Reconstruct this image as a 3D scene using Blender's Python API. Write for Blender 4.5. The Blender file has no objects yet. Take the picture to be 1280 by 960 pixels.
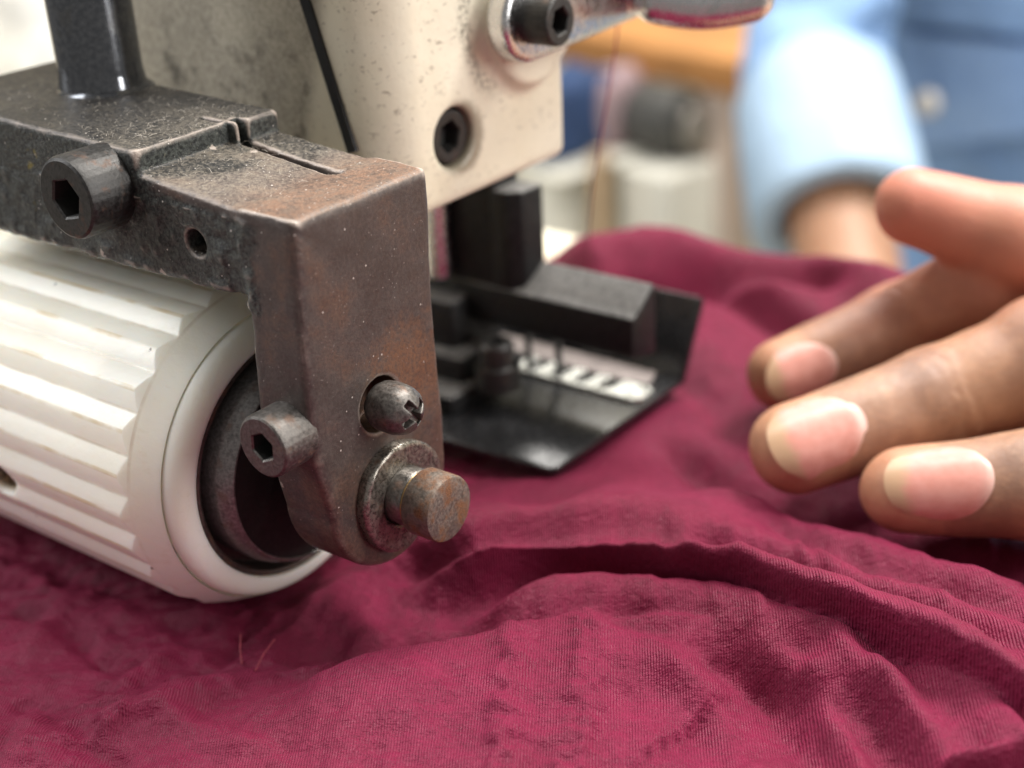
import bpy, math, random
import numpy as np
from mathutils import Matrix, Vector

random.seed(4)
S = 0.001                                   # everything below is written in millimetres
scn = bpy.context.scene
COL = scn.collection

# ------------------------------------------------------------------ camera solved from the photograph's vanishing points
F = 1743.0
def nd(v):
    v = np.array(v, float); return v/np.linalg.norm(v)
_d1 = nd([-2508, 700, -F]); _d2 = nd([1467, 915, -F])
AX = -_d1; AY = nd(_d2-_d2.dot(AX)*AX); AZ = np.cross(AX, AY)
R = np.array([AX, AY, AZ])
def ray(px, py): return R@np.array([(px-640)/F, -(py-480)/F, -1.0])
CAM = -ray(370, 290)*190.0
def on(axis, val, px, py):
    r = ray(px, py); return CAM+(val-CAM[axis])/r[axis]*r
def dep(px, py, d): return CAM+d*ray(px, py)

cd = bpy.data.cameras.new('camera'); cam = bpy.data.objects.new('camera', cd); COL.objects.link(cam)
M = Matrix([[*R[i], CAM[i]*S] for i in range(3)]+[[0, 0, 0, 1]])
cam.matrix_world = M
cd.sensor_width = 36; cd.lens = F/1280*36
cd.clip_start = 0.005; cd.clip_end = 60
cd.dof.use_dof = True; cd.dof.focus_distance = 0.209; cd.dof.aperture_fstop = cd.lens/4.9
scn.camera = cam

# ------------------------------------------------------------------ object helpers
BASE = {}
def link(o, parent=None):
    COL.objects.link(o)
    if parent is not None: o.parent = parent
    return o
def tag(o, label=None, cat=None, group=None, kind=None):
    if label: o['label'] = label
    if cat: o['category'] = cat
    if group: o['group'] = group
    if kind: o['kind'] = kind
    return o
def thing(name, label, cat, base, group=None):
    o = bpy.data.objects.new(name, None); o.empty_display_size = 0.01
    o.location = [c*S for c in base]; link(o); BASE[o.name] = np.array(base, float)
    return tag(o, label, cat, group)
def base_of(o): return BASE.get(o.name, np.zeros(3)) if o is not None else np.zeros(3)
def mesh(name, V, Fc, mat, parent=None, base=None, smooth=True, sharp=None, loc_parent=False):
    """V in world millimetres -> one mesh object; stored relative to its thing's base"""
    V = np.asarray(V, float)
    b = base_of(parent) if parent is not None else (np.array(base, float) if base is not None else np.zeros(3))
    me = bpy.data.meshes.new(name)
    Vl = (V-b)*S
    if isinstance(Fc, np.ndarray):
        n = len(Fc); k = Fc.shape[1]
        me.vertices.add(len(Vl)); me.vertices.foreach_set('co', Vl.astype(np.float32).ravel())
        me.loops.add(n*k); me.loops.foreach_set('vertex_index', Fc.astype(np.int32).ravel())
        me.polygons.add(n); me.polygons.foreach_set('loop_start', np.arange(0, n*k, k, dtype=np.int32))
        me.update(calc_edges=True)
    else:
        me.from_pydata([tuple(v) for v in Vl], [], [tuple(f) for f in Fc])
    me.validate()
    if smooth:
        me.polygons.foreach_set('use_smooth', [True]*len(me.polygons))
        if sharp: me.set_sharp_from_angle(angle=math.radians(sharp))
    if mat: me.materials.append(mat)
    o = bpy.data.objects.new(name, me)
    link(o, parent)
    if parent is None: o.location = [c*S for c in b]; BASE[o.name] = b
    else: BASE[o.name] = b
    return o

class MB:
    def __init__(s): s.V = []; s.F = []
    def add(s, V, Fc):
        n = len(s.V); s.V += [np.asarray(v, float) for v in V]; s.F += [tuple(i+n for i in f) for f in Fc]
    def box(s, lo, hi, bev=0.0, Rm=None, org=None):
        import bmesh
        bm = bmesh.new(); bmesh.ops.create_cube(bm, size=1.0)
        lo = np.array(lo, float); hi = np.array(hi, float)
        for v in bm.verts: v.co = Vector([(v.co[i]+.5)*(hi[i]-lo[i])+lo[i] for i in range(3)])
        if bev > 0: bmesh.ops.bevel(bm, geom=bm.edges[:], offset=bev, segments=3, profile=.5, affect='EDGES')
        s.bm(bm, Rm, org)
    def prism(s, poly, axis, a0, a1, bev=0.0):
        """poly in the two other axes (cyclic order) extruded along axis"""
        import bmesh
        bm = bmesh.new(); o = [i for i in range(3) if i != axis]
        def P(p, a):
            v = [0, 0, 0]; v[o[0]] = p[0]; v[o[1]] = p[1]; v[axis] = a; return v
        A = [bm.verts.new(P(p, a0)) for p in poly]; B = [bm.verts.new(P(p, a1)) for p in poly]
        n = len(poly)
        bm.faces.new(A); bm.faces.new(B[::-1])
        for i in range(n): bm.faces.new((A[i], B[i], B[(i+1) % n], A[(i+1) % n])[::-1])
        bmesh.ops.recalc_face_normals(bm, faces=bm.faces[:])
        if bev > 0: bmesh.ops.bevel(bm, geom=bm.edges[:], offset=bev, segments=3, profile=.5, affect='EDGES', clamp_overlap=True)
        s.bm(bm)
    def bm(s, bm, Rm=None, org=None):
        bm.verts.index_update()
        V = [np.array(v.co) for v in bm.verts]
        if Rm is not None: V = [Rm@v for v in V]
        if org is not None: V = [v+np.array(org) for v in V]
        s.add(V, [[v.index for v in f.verts] for f in bm.faces]); bm.free()
    def rings(s, org, axis, prof, n=48, close=(True, True), hexr=None):
        """prof: list of (along, radius or array of n radii)"""
        a = nd(axis); t = np.array([0, 0, 1.]) if abs(a[2]) < .9 else np.array([1., 0, 0])
        u = nd(np.cross(t, a)); w = np.cross(a, u); th = np.arange(n)*2*math.pi/n
        V = []; Fc = []
        for (h, r) in prof:
            r = np.broadcast_to(np.asarray(r, float), (n,))
            for k in range(n): V.append(np.array(org)+a*h+(u*math.cos(th[k])+w*math.sin(th[k]))*r[k])
        for i in range(len(prof)-1):
            for k in range(n):
                k2 = (k+1) % n
                Fc.append((i*n+k, i*n+k2, (i+1)*n+k2, (i+1)*n+k))
        if close[0]: Fc.append(tuple(range(n))[::-1])
        if close[1]: Fc.append(tuple((len(prof)-1)*n+k for k in range(n)))
        s.add(V, Fc)
    def tube(s, pts, rad, n=8):
        P = [np.array(p, float) for p in pts]; V = []; Fc = []
        rr = rad if hasattr(rad, '__len__') else [rad]*len(P)
        up = None
        for i, p in enumerate(P):
            t = nd(P[min(i+1, len(P)-1)]-P[max(i-1, 0)])
            if up is None: up = nd(np.cross(t, [0.3, 0.1, 1.0]))
            up = nd(up-t*up.dot(t)); b = np.cross(t, up)
            for k in range(n):
                a = 2*math.pi*k/n; V.append(p+(up*math.cos(a)+b*math.sin(a))*rr[i])
        for i in range(len(P)-1):
            for k in range(n): Fc.append((i*n+k, i*n+(k+1) % n, (i+1)*n+(k+1) % n, (i+1)*n+k))
        Fc.append(tuple(range(n))[::-1]); Fc.append(tuple((len(P)-1)*n+k for k in range(n)))
        s.add(V, Fc)
    def build(s, name, mat, parent=None, base=None, sharp=35, smooth=True):
        return mesh(name, s.V, s.F, mat, parent, base, smooth, sharp)

def hexr(r, n=48, rot=0.0):
    th = np.arange(n)*2*math.pi/n+rot
    m = (th+math.pi/6) % (math.pi/3)-math.pi/6
    return r/np.cos(m)

# ------------------------------------------------------------------ numpy noise and signed distance fields
def vnoise(P, scale, seed=0):
    """value noise -1..1 at points P (...,3) with feature size `scale` mm"""
    Q = np.asarray(P, np.float32)/scale+seed*17.31
    I = np.floor(Q).astype(np.int64); f = (Q-I).astype(np.float32); f = f*f*(3-2*f)
    def h(ix, iy, iz):
        n = (ix*374761393+iy*668265263+iz*2147483647+seed*1274126177) & 0xffffffff
        n = ((n ^ (n >> 13))*1274126177) & 0xffffffff
        n = n ^ (n >> 16)
        return (n & 0xffff).astype(np.float32)/32767.5-1
    x, y, z = I[..., 0], I[..., 1], I[..., 2]
    r = 0
    for dx in (0, 1):
        wx = f[..., 0] if dx else 1-f[..., 0]
        for dy in (0, 1):
            wy = f[..., 1] if dy else 1-f[..., 1]
            for dz in (0, 1):
                wz = f[..., 2] if dz else 1-f[..., 2]
                r = r+wx*wy*wz*h(x+dx, y+dy, z+dz)
    return r
def smin(a, b, k):
    h = np.clip(.5+.5*(b-a)/k, 0, 1); return b*(1-h)+a*h-k*h*(1-h)
def smax(a, b, k): return -smin(-a, -b, k)
def sbox(P, lo, hi, r=0.0):
    lo = np.array(lo, np.float32); hi = np.array(hi, np.float32)
    q = np.abs(P-(lo+hi)/2)-(hi-lo)/2+r
    return np.linalg.norm(np.maximum(q, 0), axis=-1)+np.minimum(q.max(-1), 0)-r
def scap(P, a, b, ra, rb):
    a = np.array(a, np.float32); b = np.array(b, np.float32); ba = b-a
    t = np.clip(((P-a)@ba)/ba.dot(ba), 0, 1)
    return np.linalg.norm(P-a-t[..., None]*ba, axis=-1)-(ra+(rb-ra)*t)
def scyl(P, org, axis, r, h0, h1):
    a = nd(axis).astype(np.float32); q = P-np.array(org, np.float32); h = q@a
    rad = np.linalg.norm(q-h[..., None]*a, axis=-1)-r
    return np.maximum(rad, np.maximum(h0-h, h-h1))
def surf(fn, lo, hi, h):
    """surface nets: fn(P)->distance on a grid; returns vertices, quads"""
    ax = [np.arange(lo[i], hi[i]+h, h, dtype=np.float32) for i in range(3)]
    nx, ny, nz = map(len, ax)
    D = np.empty((nx, ny, nz), np.float32)
    step = max(1, int(1.5e6/(ny*nz)))
    YZ = np.stack(np.meshgrid(ax[1], ax[2], indexing='ij'), -1)
    for i in range(0, nx, step):
        xs = ax[0][i:i+step]
        P = np.empty((len(xs), ny, nz, 3), np.float32); P[..., 0] = xs[:, None, None]; P[..., 1:] = YZ[None]
        D[i:i+step] = fn(P)
    sg = D < 0
    acc = np.zeros((nx-1, ny-1, nz-1, 3), np.float32); cnt = np.zeros((nx-1, ny-1, nz-1), np.float32)
    sl = lambda o, n: slice(o, n-1+o)
    for a in range(3):
        o = [b for b in range(3) if b != a]
        for u in (0, 1):
            for v in (0, 1):
                off0 = [0, 0, 0]; off0[o[0]] = u; off0[o[1]] = v; off1 = list(off0); off1[a] = 1
                A = D[sl(off0[0], nx), sl(off0[1], ny), sl(off0[2], nz)]; B = D[sl(off1[0], nx), sl(off1[1], ny), sl(off1[2], nz)]
                c = (A < 0) != (B < 0)
                t = np.where(c, A/np.where(c, A-B, 1), 0)
                cnt += c
                acc[..., a] += np.where(c, t, 0); acc[..., o[0]] += np.where(c, u, 0); acc[..., o[1]] += np.where(c, v, 0)
    m = cnt > 0; idx = np.full(m.shape, -1, np.int64); idx[m] = np.arange(m.sum())
    cell = np.stack(np.nonzero(m), -1)
    V = (cell+acc[m]/cnt[m][:, None])*h+np.array(lo)
    Q = []
    for a in range(3):
        b, c = (a+1) % 3, (a+2) % 3
        A = np.take(sg, range(0, sg.shape[a]-1), a); B = np.take(sg, range(1, sg.shape[a]), a)
        ch = A != B
        e = np.stack(np.nonzero(ch), -1); fl = A[ch]
        ok = (e[:, b] > 0) & (e[:, c] > 0) & (e[:, b] < sg.shape[b]-1) & (e[:, c] < sg.shape[c]-1)
        e = e[ok]; fl = fl[ok]
        def g(db, dc):
            q = e.copy(); q[:, b] -= db; q[:, c] -= dc; return idx[q[:, 0], q[:, 1], q[:, 2]]
        q = np.stack([g(1, 1), g(0, 1), g(0, 0), g(1, 0)], -1)
        q[~fl] = q[~fl][:, ::-1]
        Q.append(q)
    return V, np.concatenate(Q)

# ------------------------------------------------------------------ materials
class NT:
    def __init__(s, name):
        s.m = bpy.data.materials.new(name); s.m.use_nodes = True
        s.t = s.m.node_tree; s.t.nodes.clear()
        s.out = s.t.nodes.new('ShaderNodeOutputMaterial'); s.b = s.t.nodes.new('ShaderNodeBsdfPrincipled')
        s.t.links.new(s.b.outputs[0], s.out.inputs[0])
        s._c = None
    def n(s, ty, **kw):
        o = s.t.nodes.new(ty)
        for k, v in kw.items(): setattr(o, k, v)
        return o
    def L(s, a, b): s.t.links.new(a, b)
    def put(s, sock, v):
        if isinstance(v, bpy.types.NodeSocket): s.L(v, sock)
        elif isinstance(v, (tuple, list)) and len(v) == 3 and sock.type == 'RGBA': sock.default_value = (*v, 1)
        else: sock.default_value = v
    def co(s, base=(0, 0, 0)):
        """object coordinates in world millimetres"""
        tc = s.n('ShaderNodeTexCoord'); v = s.n('ShaderNodeVectorMath', operation='SCALE'); v.inputs['Scale'].default_value = 1000
        s.L(tc.outputs['Object'], v.inputs[0])
        a = s.n('ShaderNodeVectorMath', operation='ADD'); s.L(v.outputs[0], a.inputs[0]); a.inputs[1].default_value = tuple(base)
        return a.outputs[0]
    def noise(s, co, scale, detail=4, rough=.55, dist=0.0, stretch=None):
        if stretch:
            mp = s.n('ShaderNodeMapping'); mp.inputs['Scale'].default_value = stretch; s.L(co, mp.inputs[0]); co = mp.outputs[0]
        t = s.n('ShaderNodeTexNoise'); t.inputs['Scale'].default_value = scale; t.inputs['Detail'].default_value = detail
        t.inputs['Roughness'].default_value = rough; t.inputs['Distortion'].default_value = dist
        s.L(co, t.inputs['Vector']); return t.outputs[0]
    def vor(s, co, scale, feat='F1', out='Distance'):
        t = s.n('ShaderNodeTexVoronoi', feature=feat); t.inputs['Scale'].default_value = scale; s.L(co, t.inputs['Vector']); return t.outputs[out]
    def ramp(s, v, a, b, lo=0.0, hi=1.0):
        r = s.n('ShaderNodeMapRange'); r.interpolation_type = 'SMOOTHSTEP'
        s.put(r.inputs[0], v); r.inputs[1].default_value = a; r.inputs[2].default_value = b; s.put(r.inputs[3], lo); s.put(r.inputs[4], hi)
        return r.outputs[0]
    def math(s, op, a, b=0.0, clamp=False):
        r = s.n('ShaderNodeMath', operation=op, use_clamp=clamp); s.put(r.inputs[0], a); s.put(r.inputs[1], b); return r.outputs[0]
    def mix(s, f, a, b):
        r = s.n('ShaderNodeMix', data_type='RGBA'); s.put(r.inputs[0], f); s.put(r.inputs[6], a if not isinstance(a, tuple) else (*a, 1)); s.put(r.inputs[7], b if not isinstance(b, tuple) else (*b, 1))
        return r.outputs[2]
    def sep(s, co):
        r = s.n('ShaderNodeSeparateXYZ'); s.L(co, r.inputs[0]); return r.outputs
    def normal_z(s):
        g = s.n('ShaderNodeNewGeometry'); return s.sep(g.outputs['Normal'])[2]
    def pointy(s):
        return s.n('ShaderNodeNewGeometry').outputs['Pointiness']
    def bump(s, h, dist, strength=1.0, prev=None):
        """dist in mm"""
        b = s.n('ShaderNodeBump'); b.inputs['Distance'].default_value = dist*S; s.put(b.inputs['Strength'], strength)
        s.put(b.inputs['Height'], h)
        if prev is not None: s.L(prev, b.inputs['Normal'])
        return b.outputs[0]
    def fin(s, color=None, rough=None, metal=None, bump=None, **kw):
        if color is not None: s.put(s.b.inputs['Base Color'], color)
        if rough is not None: s.put(s.b.inputs['Roughness'], rough)
        if metal is not None: s.put(s.b.inputs['Metallic'], metal)
        if bump is not None: s.L(bump, s.b.inputs['Normal'])
        for k, v in kw.items(): s.put(s.b.inputs[k.replace('_', ' ')], v)
        return s.m

def simple(name, col, rough=.5, metal=0.0, var=.25, scale=.15, bump=.15, bscale=1.2, **kw):
    t = NT(name); c = t.co(); n = t.noise(c, scale, 5, .6); n2 = t.noise(c, bscale, 4, .6)
    dk = tuple(x*(1-var) for x in col); lt = tuple(min(1, x*(1+var)) for x in col)
    return t.fin(t.mix(t.ramp(n, .3, .7), dk, lt), t.ramp(n2, .3, .7, max(rough-.08, .02), rough+.1), metal, t.bump(n2, bump, .6) if bump else None, **kw)

# ---- rusty, greasy cast bracket (thing base is (0,14,-60))
BB = (-40, 14, -60)
def bracket_mat():
    t = NT('worn_cast_iron'); c = t.co(BB); X, Y, Z = t.sep(c)
    n1 = t.noise(c, .10, 6, .62); n2 = t.noise(c, .45, 6, .65); n3 = t.noise(c, 1.6, 5, .7); fine = t.noise(c, 5., 3, .7)
    brown = t.mix(t.ramp(t.math('ADD', t.math('MULTIPLY', n1, .6), t.math('MULTIPLY', n3, .4)), .38, .62), (.066, .051, .046), (.104, .084, .076))
    rust = t.mix(t.ramp(n3, .35, .65), (.085, .046, .030), (.165, .088, .055))
    # rust spreads low on the plate around the pivot, and along the top edge
    low = t.ramp(Z, -28, -52); rm = t.math('MULTIPLY', t.ramp(t.math('ADD', n1, t.math('MULTIPLY', low, .16)), .50, .70), .55)
    col = t.mix(rm, brown, rust)
    d1_ = t.math('SQRT', t.math('ADD', t.math('POWER', t.math('SUBTRACT', Y, 20.), 2), t.math('POWER', t.math('ADD', Z, 30.), 2)))
    col = t.mix(t.math('MULTIPLY', t.ramp(t.math('ADD', d1_, t.math('MULTIPLY', t.math('SUBTRACT', n2, .5), 14.)), 12, 4), t.ramp(n3, .35, .6, .2, .85)), col, (.20, .10, .055))
    # leftover black paint with grease on the arm: front to x=-9 with a ragged edge
    edge = t.math('ADD', X, t.math('MULTIPLY', t.math('SUBTRACT', n1, .5), 9.0))
    edge = t.math('ADD', edge, t.math('MULTIPLY', t.math('SUBTRACT', n2, .5), 5.0))
    nz = t.normal_z(); up = t.ramp(nz, .45, .8)
    front = t.math('MULTIPLY', t.ramp(edge, -7.2, -9.2), t.ramp(Z, -14.5, -13.5))
    low2 = t.ramp(t.math('ADD', Z, t.math('MULTIPLY', X, .1)), -.6, -2.0)    # the brown rim under the top edge
    rim = t.math('MAXIMUM', low2, t.ramp(X, -27, -31))
    paint = t.math('MULTIPLY', t.math('MULTIPLY', front, rim), t.math('SUBTRACT', 1.0, up))
    green = t.mix(t.ramp(n3, .38, .64), (.005, .006, .006), (.062, .068, .060))
    spot = t.math('MULTIPLY', t.ramp(t.noise(c, .16, 3, .5, 0, (1, 1, 1)), .66, .72), t.ramp(X, -50, -54))
    green = t.mix(spot, green, (.16, .13, .025))
    green = t.mix(t.ramp(t.noise(c, .9, 4, .7), .60, .74), green, (.14, .13, .095))
    col = t.mix(paint, col, green)
    # top face: black paint remains to the left, brown dust to the right
    topb = t.math('MULTIPLY', t.ramp(t.math('ADD', t.math('ADD', X, t.math('MULTIPLY', Y, -.28)), t.math('MULTIPLY', t.math('SUBTRACT', n1, .5), 34.)), -20, -32), up)
    col = t.mix(topb, col, t.mix(t.ramp(n3, .4, .72), (.010, .010, .011), (.040, .038, .035)))
    dust = t.math('MULTIPLY', t.math('MULTIPLY', t.ramp(t.math('ADD', t.math('ADD', t.math('MULTIPLY', n3, .55), t.math('MULTIPLY', fine, .25)), t.math('MULTIPLY', n1, .30)), .47, .68), up), t.ramp(X, -52, -20, .30, .80))
    col = t.mix(dust, col, t.mix(t.ramp(fine, .3, .7), (.11, .088, .065), (.27, .235, .18)))
    rt = t.math('MULTIPLY', t.math('MULTIPLY', t.ramp(X, -20, -6), up), t.ramp(t.math('ADD', t.math('MULTIPLY', n2, .5), t.math('MULTIPLY', n3, .5)), .40, .60, .25, .95))
    col = t.mix(rt, col, t.mix(t.ramp(fine, .3, .7), (.105, .050, .028), (.25, .14, .085)))
    # bare metal where the edges are rubbed
    ed = t.math('MULTIPLY', t.ramp(t.math('ADD', t.pointy(), t.math('MULTIPLY', t.math('SUBTRACT', n2, .5), .03)), .512, .545), .9)
    col = t.mix(ed, col, (.42, .35, .30))
    # bright specks of lint
    sp = t.math('MAXIMUM', t.math('MULTIPLY', t.ramp(t.vor(c, .62), .11, .08), t.ramp(t.noise(c, .35, 2), .47, .60)), t.math('MULTIPLY', t.ramp(t.vor(c, 1.1), .13, .09), t.math('MULTIPLY', t.ramp(t.noise(c, .25, 2), .44, .6), t.ramp(nz, .2, .8, .35, 1.0))))
    col = t.mix(t.math('MULTIPLY', sp, .9), col, (.62, .57, .52))
    rough = t.math('SUBTRACT', t.ramp(n2, .3, .7, .36, .55), t.math('MULTIPLY', ed, .12))
    rough = t.math('ADD', rough, t.math('MULTIPLY', dust, .4))
    b = t.bump(fine, .05, .6); b = t.bump(n3, .22, t.math('ADD', .30, t.math('MULTIPLY', paint, .7)), b); b = t.bump(n2, .5, t.math('ADD', .12, t.math('MULTIPLY', paint, .6)), b)
    return t.fin(col, rough, t.math('MULTIPLY', t.math('SUBTRACT', 1.0, t.math('MAXIMUM', paint, up)), .35), b)
def steel_mat(name, col, rust=.3, rough=.38, metal=.85, knurl=False, seed=0.0, dark=.5):
    t = NT(name); c = t.co((seed, seed*2, 0)); n1 = t.noise(c, .35, 5, .6); n2 = t.noise(c, 1.8, 5, .65); n3 = t.noise(c, 5, 3)
    k = t.mix(t.ramp(n2, .3, .7), tuple(x*dark for x in col), col)
    r = t.math('MULTIPLY', t.ramp(n1, .62-rust*.3, .75-rust*.15), min(1, rust*1.6))
    k = t.mix(r, k, t.mix(t.ramp(n3, .3, .7), (.09, .035, .016), (.24, .11, .05)))
    dirt = t.math('MULTIPLY', t.ramp(t.noise(c, .8, 5, .7), .52, .68), .55)
    k = t.mix(dirt, k, (.03, .026, .022))
    ro = t.math('ADD', t.ramp(n2, .3, .7, rough-.06, rough+.14), t.math('MULTIPLY', r, .3))
    me = t.math('SUBTRACT', metal, t.math('MULTIPLY', t.math('MAXIMUM', r, dirt), metal*.8))
    b = t.bump(n3, .03, .6); b = t.bump(n2, .10, .5, b)
    return t.fin(k, ro, me, b)

m_bracket = bracket_mat()
m_oxide = steel_mat('black_oxide_steel', (.068, .066, .064), .22, .40, .75)
m_screw_old = steel_mat('greyed_screw_steel', (.18, .165, .152), .28, .42, .75, seed=7)
m_shaft = steel_mat('dirty_shaft_steel', (.26, .24, .22), .30, .32, .85, seed=3)
m_shaft_end = steel_mat('rusty_shaft_end', (.24, .20, .17), .75, .5, .6, seed=5)
m_ring = steel_mat('dark_bearing_steel', (.13, .108, .096), .35, .42, .7, seed=11)
m_hub = steel_mat('grey_hub_steel', (.30, .29, .28), .25, .38, .6, seed=13)
m_washer = steel_mat('greasy_washer_steel', (.33, .30, .26), .38, .26, .8, seed=17, dark=.35)
m_pit = simple('dark_recess', (.012, .011, .010), .7, 0, .4)
m_post = None
def post_mat():
    t = NT('black_chromed_post'); c = t.co((-66.7, 22, 7.5)); n1 = t.noise(c, .18, 5, .6); n2 = t.noise(c, 1.2, 5, .65)
    col = t.mix(t.ramp(n2, .35, .7), (.10, .105, .115), (.16, .165, .175))
    col = t.mix(t.math('MULTIPLY', t.ramp(n1, .52, .66), .5), col, (.13, .125, .115))
    Z = t.sep(c)[2]
    col = t.mix(t.math('MULTIPLY', t.ramp(Z, 11.5, 8.5), t.ramp(n2, .3, .6)), col, (.16, .14, .11))
    return t.fin(col, t.ramp(n1, .3, .7, .10, .20), .9, t.bump(n2, .02, .3))
m_post = post_mat()

RB = (-70, 14.5, -47.5)
def plastic_mat():
    t = NT('ivory_nylon'); c = t.co(RB); X, Y, Z = t.sep(c)
    n1 = t.noise(c, .05, 4, .5); n2 = t.noise(c, .5, 5, .6, 0, (.15, 1, 1)); n3 = t.noise(c, 2.2, 4, .6)
    col = t.mix(t.ramp(n1, .3, .7), (.91, .87, .745), (.92, .895, .80))
    col = t.mix(t.math('MULTIPLY', t.ramp(n2, .56, .72), .25), col, (.70, .61, .44))
    sp = t.math('MULTIPLY', t.ramp(t.vor(c, .13), .055, .035), t.ramp(n3, .45, .55))
    col = t.mix(t.math('MULTIPLY', sp, .85), col, (.10, .08, .06))
    # grime caught in the valleys
    P = t.pointy(); gr = t.math('MULTIPLY', t.ramp(P, .49, .455), t.math('MULTIPLY', t.ramp(n2, .40, .62), .45))
    col = t.mix(gr, col, (.45, .35, .22))
    rr_ = t.math('SQRT', t.math('ADD', t.math('POWER', t.math('SUBTRACT', Y, 14.5), 2), t.math('POWER', t.math('ADD', Z, 47.5), 2)))
    n4 = t.noise(c, .09, 4, .6)
    col = t.mix(t.math('MULTIPLY', t.ramp(rr_, 28.93, 28.98), t.ramp(n4, .42, .62, .1, .75)), col, (.66, .53, .32))
    col = t.mix(t.math('MULTIPLY', t.ramp(rr_, 28.27, 28.21), t.math('MULTIPLY', t.ramp(rr_, 27.9, 28.1), t.ramp(n4, .40, .60, .05, .45))), col, (.55, .45, .32))
    # dirt inside the set screw hole
    dx = t.math('SUBTRACT', X, -65.5); dz = t.math('SUBTRACT', Z, -51.2)
    d2 = t.math('ADD', t.math('POWER', t.math('MULTIPLY', dx, .8), 2), t.math('POWER', dz, 2))
    hole = t.ramp(d2, 11, 7.5)
    col = t.mix(hole, col, t.mix(t.ramp(n3, .4, .6), (.05, .04, .03), (.50, .36, .20)))
    b = t.bump(n3, .05, .5); b = t.bump(t.noise(c, .5, 3), .25, .25, b)
    return t.fin(col, t.ramp(n3, .3, .7, .30, .44), 0.0, b, Subsurface_Weight=.7, Subsurface_Radius=(.006, .005, .004), Subsurface_Scale=.6, Specular_IOR_Level=.5)
m_plastic = plastic_mat()

HB = (-55, 67, -16)
def paint_mat():
    t = NT('cream_machine_paint'); c = t.co(HB); X, Y, Z = t.sep(c)
    n1 = t.noise(c, .04, 4, .5); n2 = t.noise(c, .35, 5, .65); n3 = t.noise(c, 1.3, 5, .7)
    col = t.mix(t.ramp(n1, .3, .7), (.74, .67, .51), (.80, .745, .60))
    # short dark scuffs and lint marks
    w = t.n('ShaderNodeMapping'); w.inputs['Rotation'].default_value = (0.6, .2, .1); w.inputs['Scale'].default_value = (1, .45, 1.1); t.L(c, w.inputs[0])
    sc = t.math('MULTIPLY', t.ramp(t.noise(w.outputs[0], 1.0, 3, .5, 1.2), .595, .66), t.ramp(n2, .42, .6))
    col = t.mix(t.math('MULTIPLY', sc, .55), col, (.16, .12, .08))
    # grease packed round the boss
    bx = t.math('SUBTRACT', Y, 78.); bz = t.math('SUBTRACT', Z, 14.5)
    rad = t.math('SQRT', t.math('ADD', t.math('POWER', bx, 2), t.math('POWER', bz, 2)))
    rad = t.math('ADD', rad, t.math('MULTIPLY', t.math('SUBTRACT', n2, .5), 3.))
    gr = t.math('MULTIPLY', t.math('MULTIPLY', t.ramp(rad, 12.6, 14.2), t.ramp(rad, 17.5, 14.8)), t.ramp(n3, .42, .62))
    gr = t.math('MULTIPLY', gr, t.ramp(t.math('SUBTRACT', bx, t.math('MULTIPLY', bz, .3)), 2, -9))
    col = t.mix(t.math('MULTIPLY', gr, .9), col, (.06, .045, .03))
    # oily stain on the right of the sunk screw
    sy = t.math('SUBTRACT', Y, 60.5); sz = t.math('ADD', Z, 4.8)
    sr = t.math('SQRT', t.math('ADD', t.math('POWER', sy, 2), t.math('POWER', sz, 2)))
    st = t.math('MULTIPLY', t.ramp(t.math('ADD', sr, t.math('MULTIPLY', t.math('SUBTRACT', n2, .5), 3.)), 7.6, 5.2), .75)
    col = t.mix(st, col, (.16, .125, .08))
    # thick lint dust on the side that faces the puller
    side = t.ramp(t.math('ADD', t.math('MULTIPLY', X, 1.0), t.math('MULTIPLY', Z, -.29)), -36, -41)
    du = t.math('MULTIPLY', t.math('MULTIPLY', side, t.ramp(Y, 47, 43.5)), t.ramp(n1, .25, .6, .6, .9))
    col = t.mix(du, col, t.mix(t.ramp(n3, .35, .68), (.23, .20, .15), (.42, .375, .30)))
    bl = t.math('MULTIPLY', t.math('MULTIPLY', t.ramp(t.noise(c, .12, 5, .7), .50, .66), side), t.ramp(Z, 22, 6))
    col = t.mix(t.math('MULTIPLY', bl, .8), col, (.07, .06, .045))
    b = t.bump(n3, .06, .4); b = t.bump(t.noise(c, .25, 3), .5, .25, b)
    return t.fin(col, t.math('ADD', t.ramp(n2, .3, .7, .26, .40), t.math('MULTIPLY', du, .4)), 0.0, b)
m_paint = paint_mat()
m_gasket = simple('black_rubber_gasket', (.012, .012, .013), .45, 0, .2)
m_chrome = simple('worn_chrome', (.62, .62, .625), .24, 1.0, .06, .2, .05, .8)
def oxide_foot():
    t = NT('blackened_foot_steel'); c = t.co(); n1 = t.noise(c, .12, 4); n2 = t.noise(c, .8, 5, .65)
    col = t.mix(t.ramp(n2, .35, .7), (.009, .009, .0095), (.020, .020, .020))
    col = t.mix(t.math('MULTIPLY', t.ramp(t.normal_z(), .5, .85), t.ramp(n2, .3, .6, .5, 1.)), col, (.15, .145, .14))  # upward faces painted lighter grey for the light they reflect
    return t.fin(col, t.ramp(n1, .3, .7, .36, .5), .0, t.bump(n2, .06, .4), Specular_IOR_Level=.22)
m_foot = oxide_foot()
m_sole = simple('polished_black_sole', (.014, .014, .015), .20, .0, .3, .2, .05)
m_throat = simple('worn_throat_steel', (.20, .17, .16), .50, .5, .2, .3, .05)
m_comb = simple('bright_bare_steel', (.86, .86, .80), .28, .9, .06, .3, .05)
m_needle = simple('needle_steel', (.06, .06, .06), .3, .8, .1, .3, 0)
m_thread = simple('red_thread', (.20, .018, .035), .7, 0, .2, 1, 0)
m_lint = simple('grey_lint', (.42, .38, .33), .9, 0, .25, 1, 0)

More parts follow.
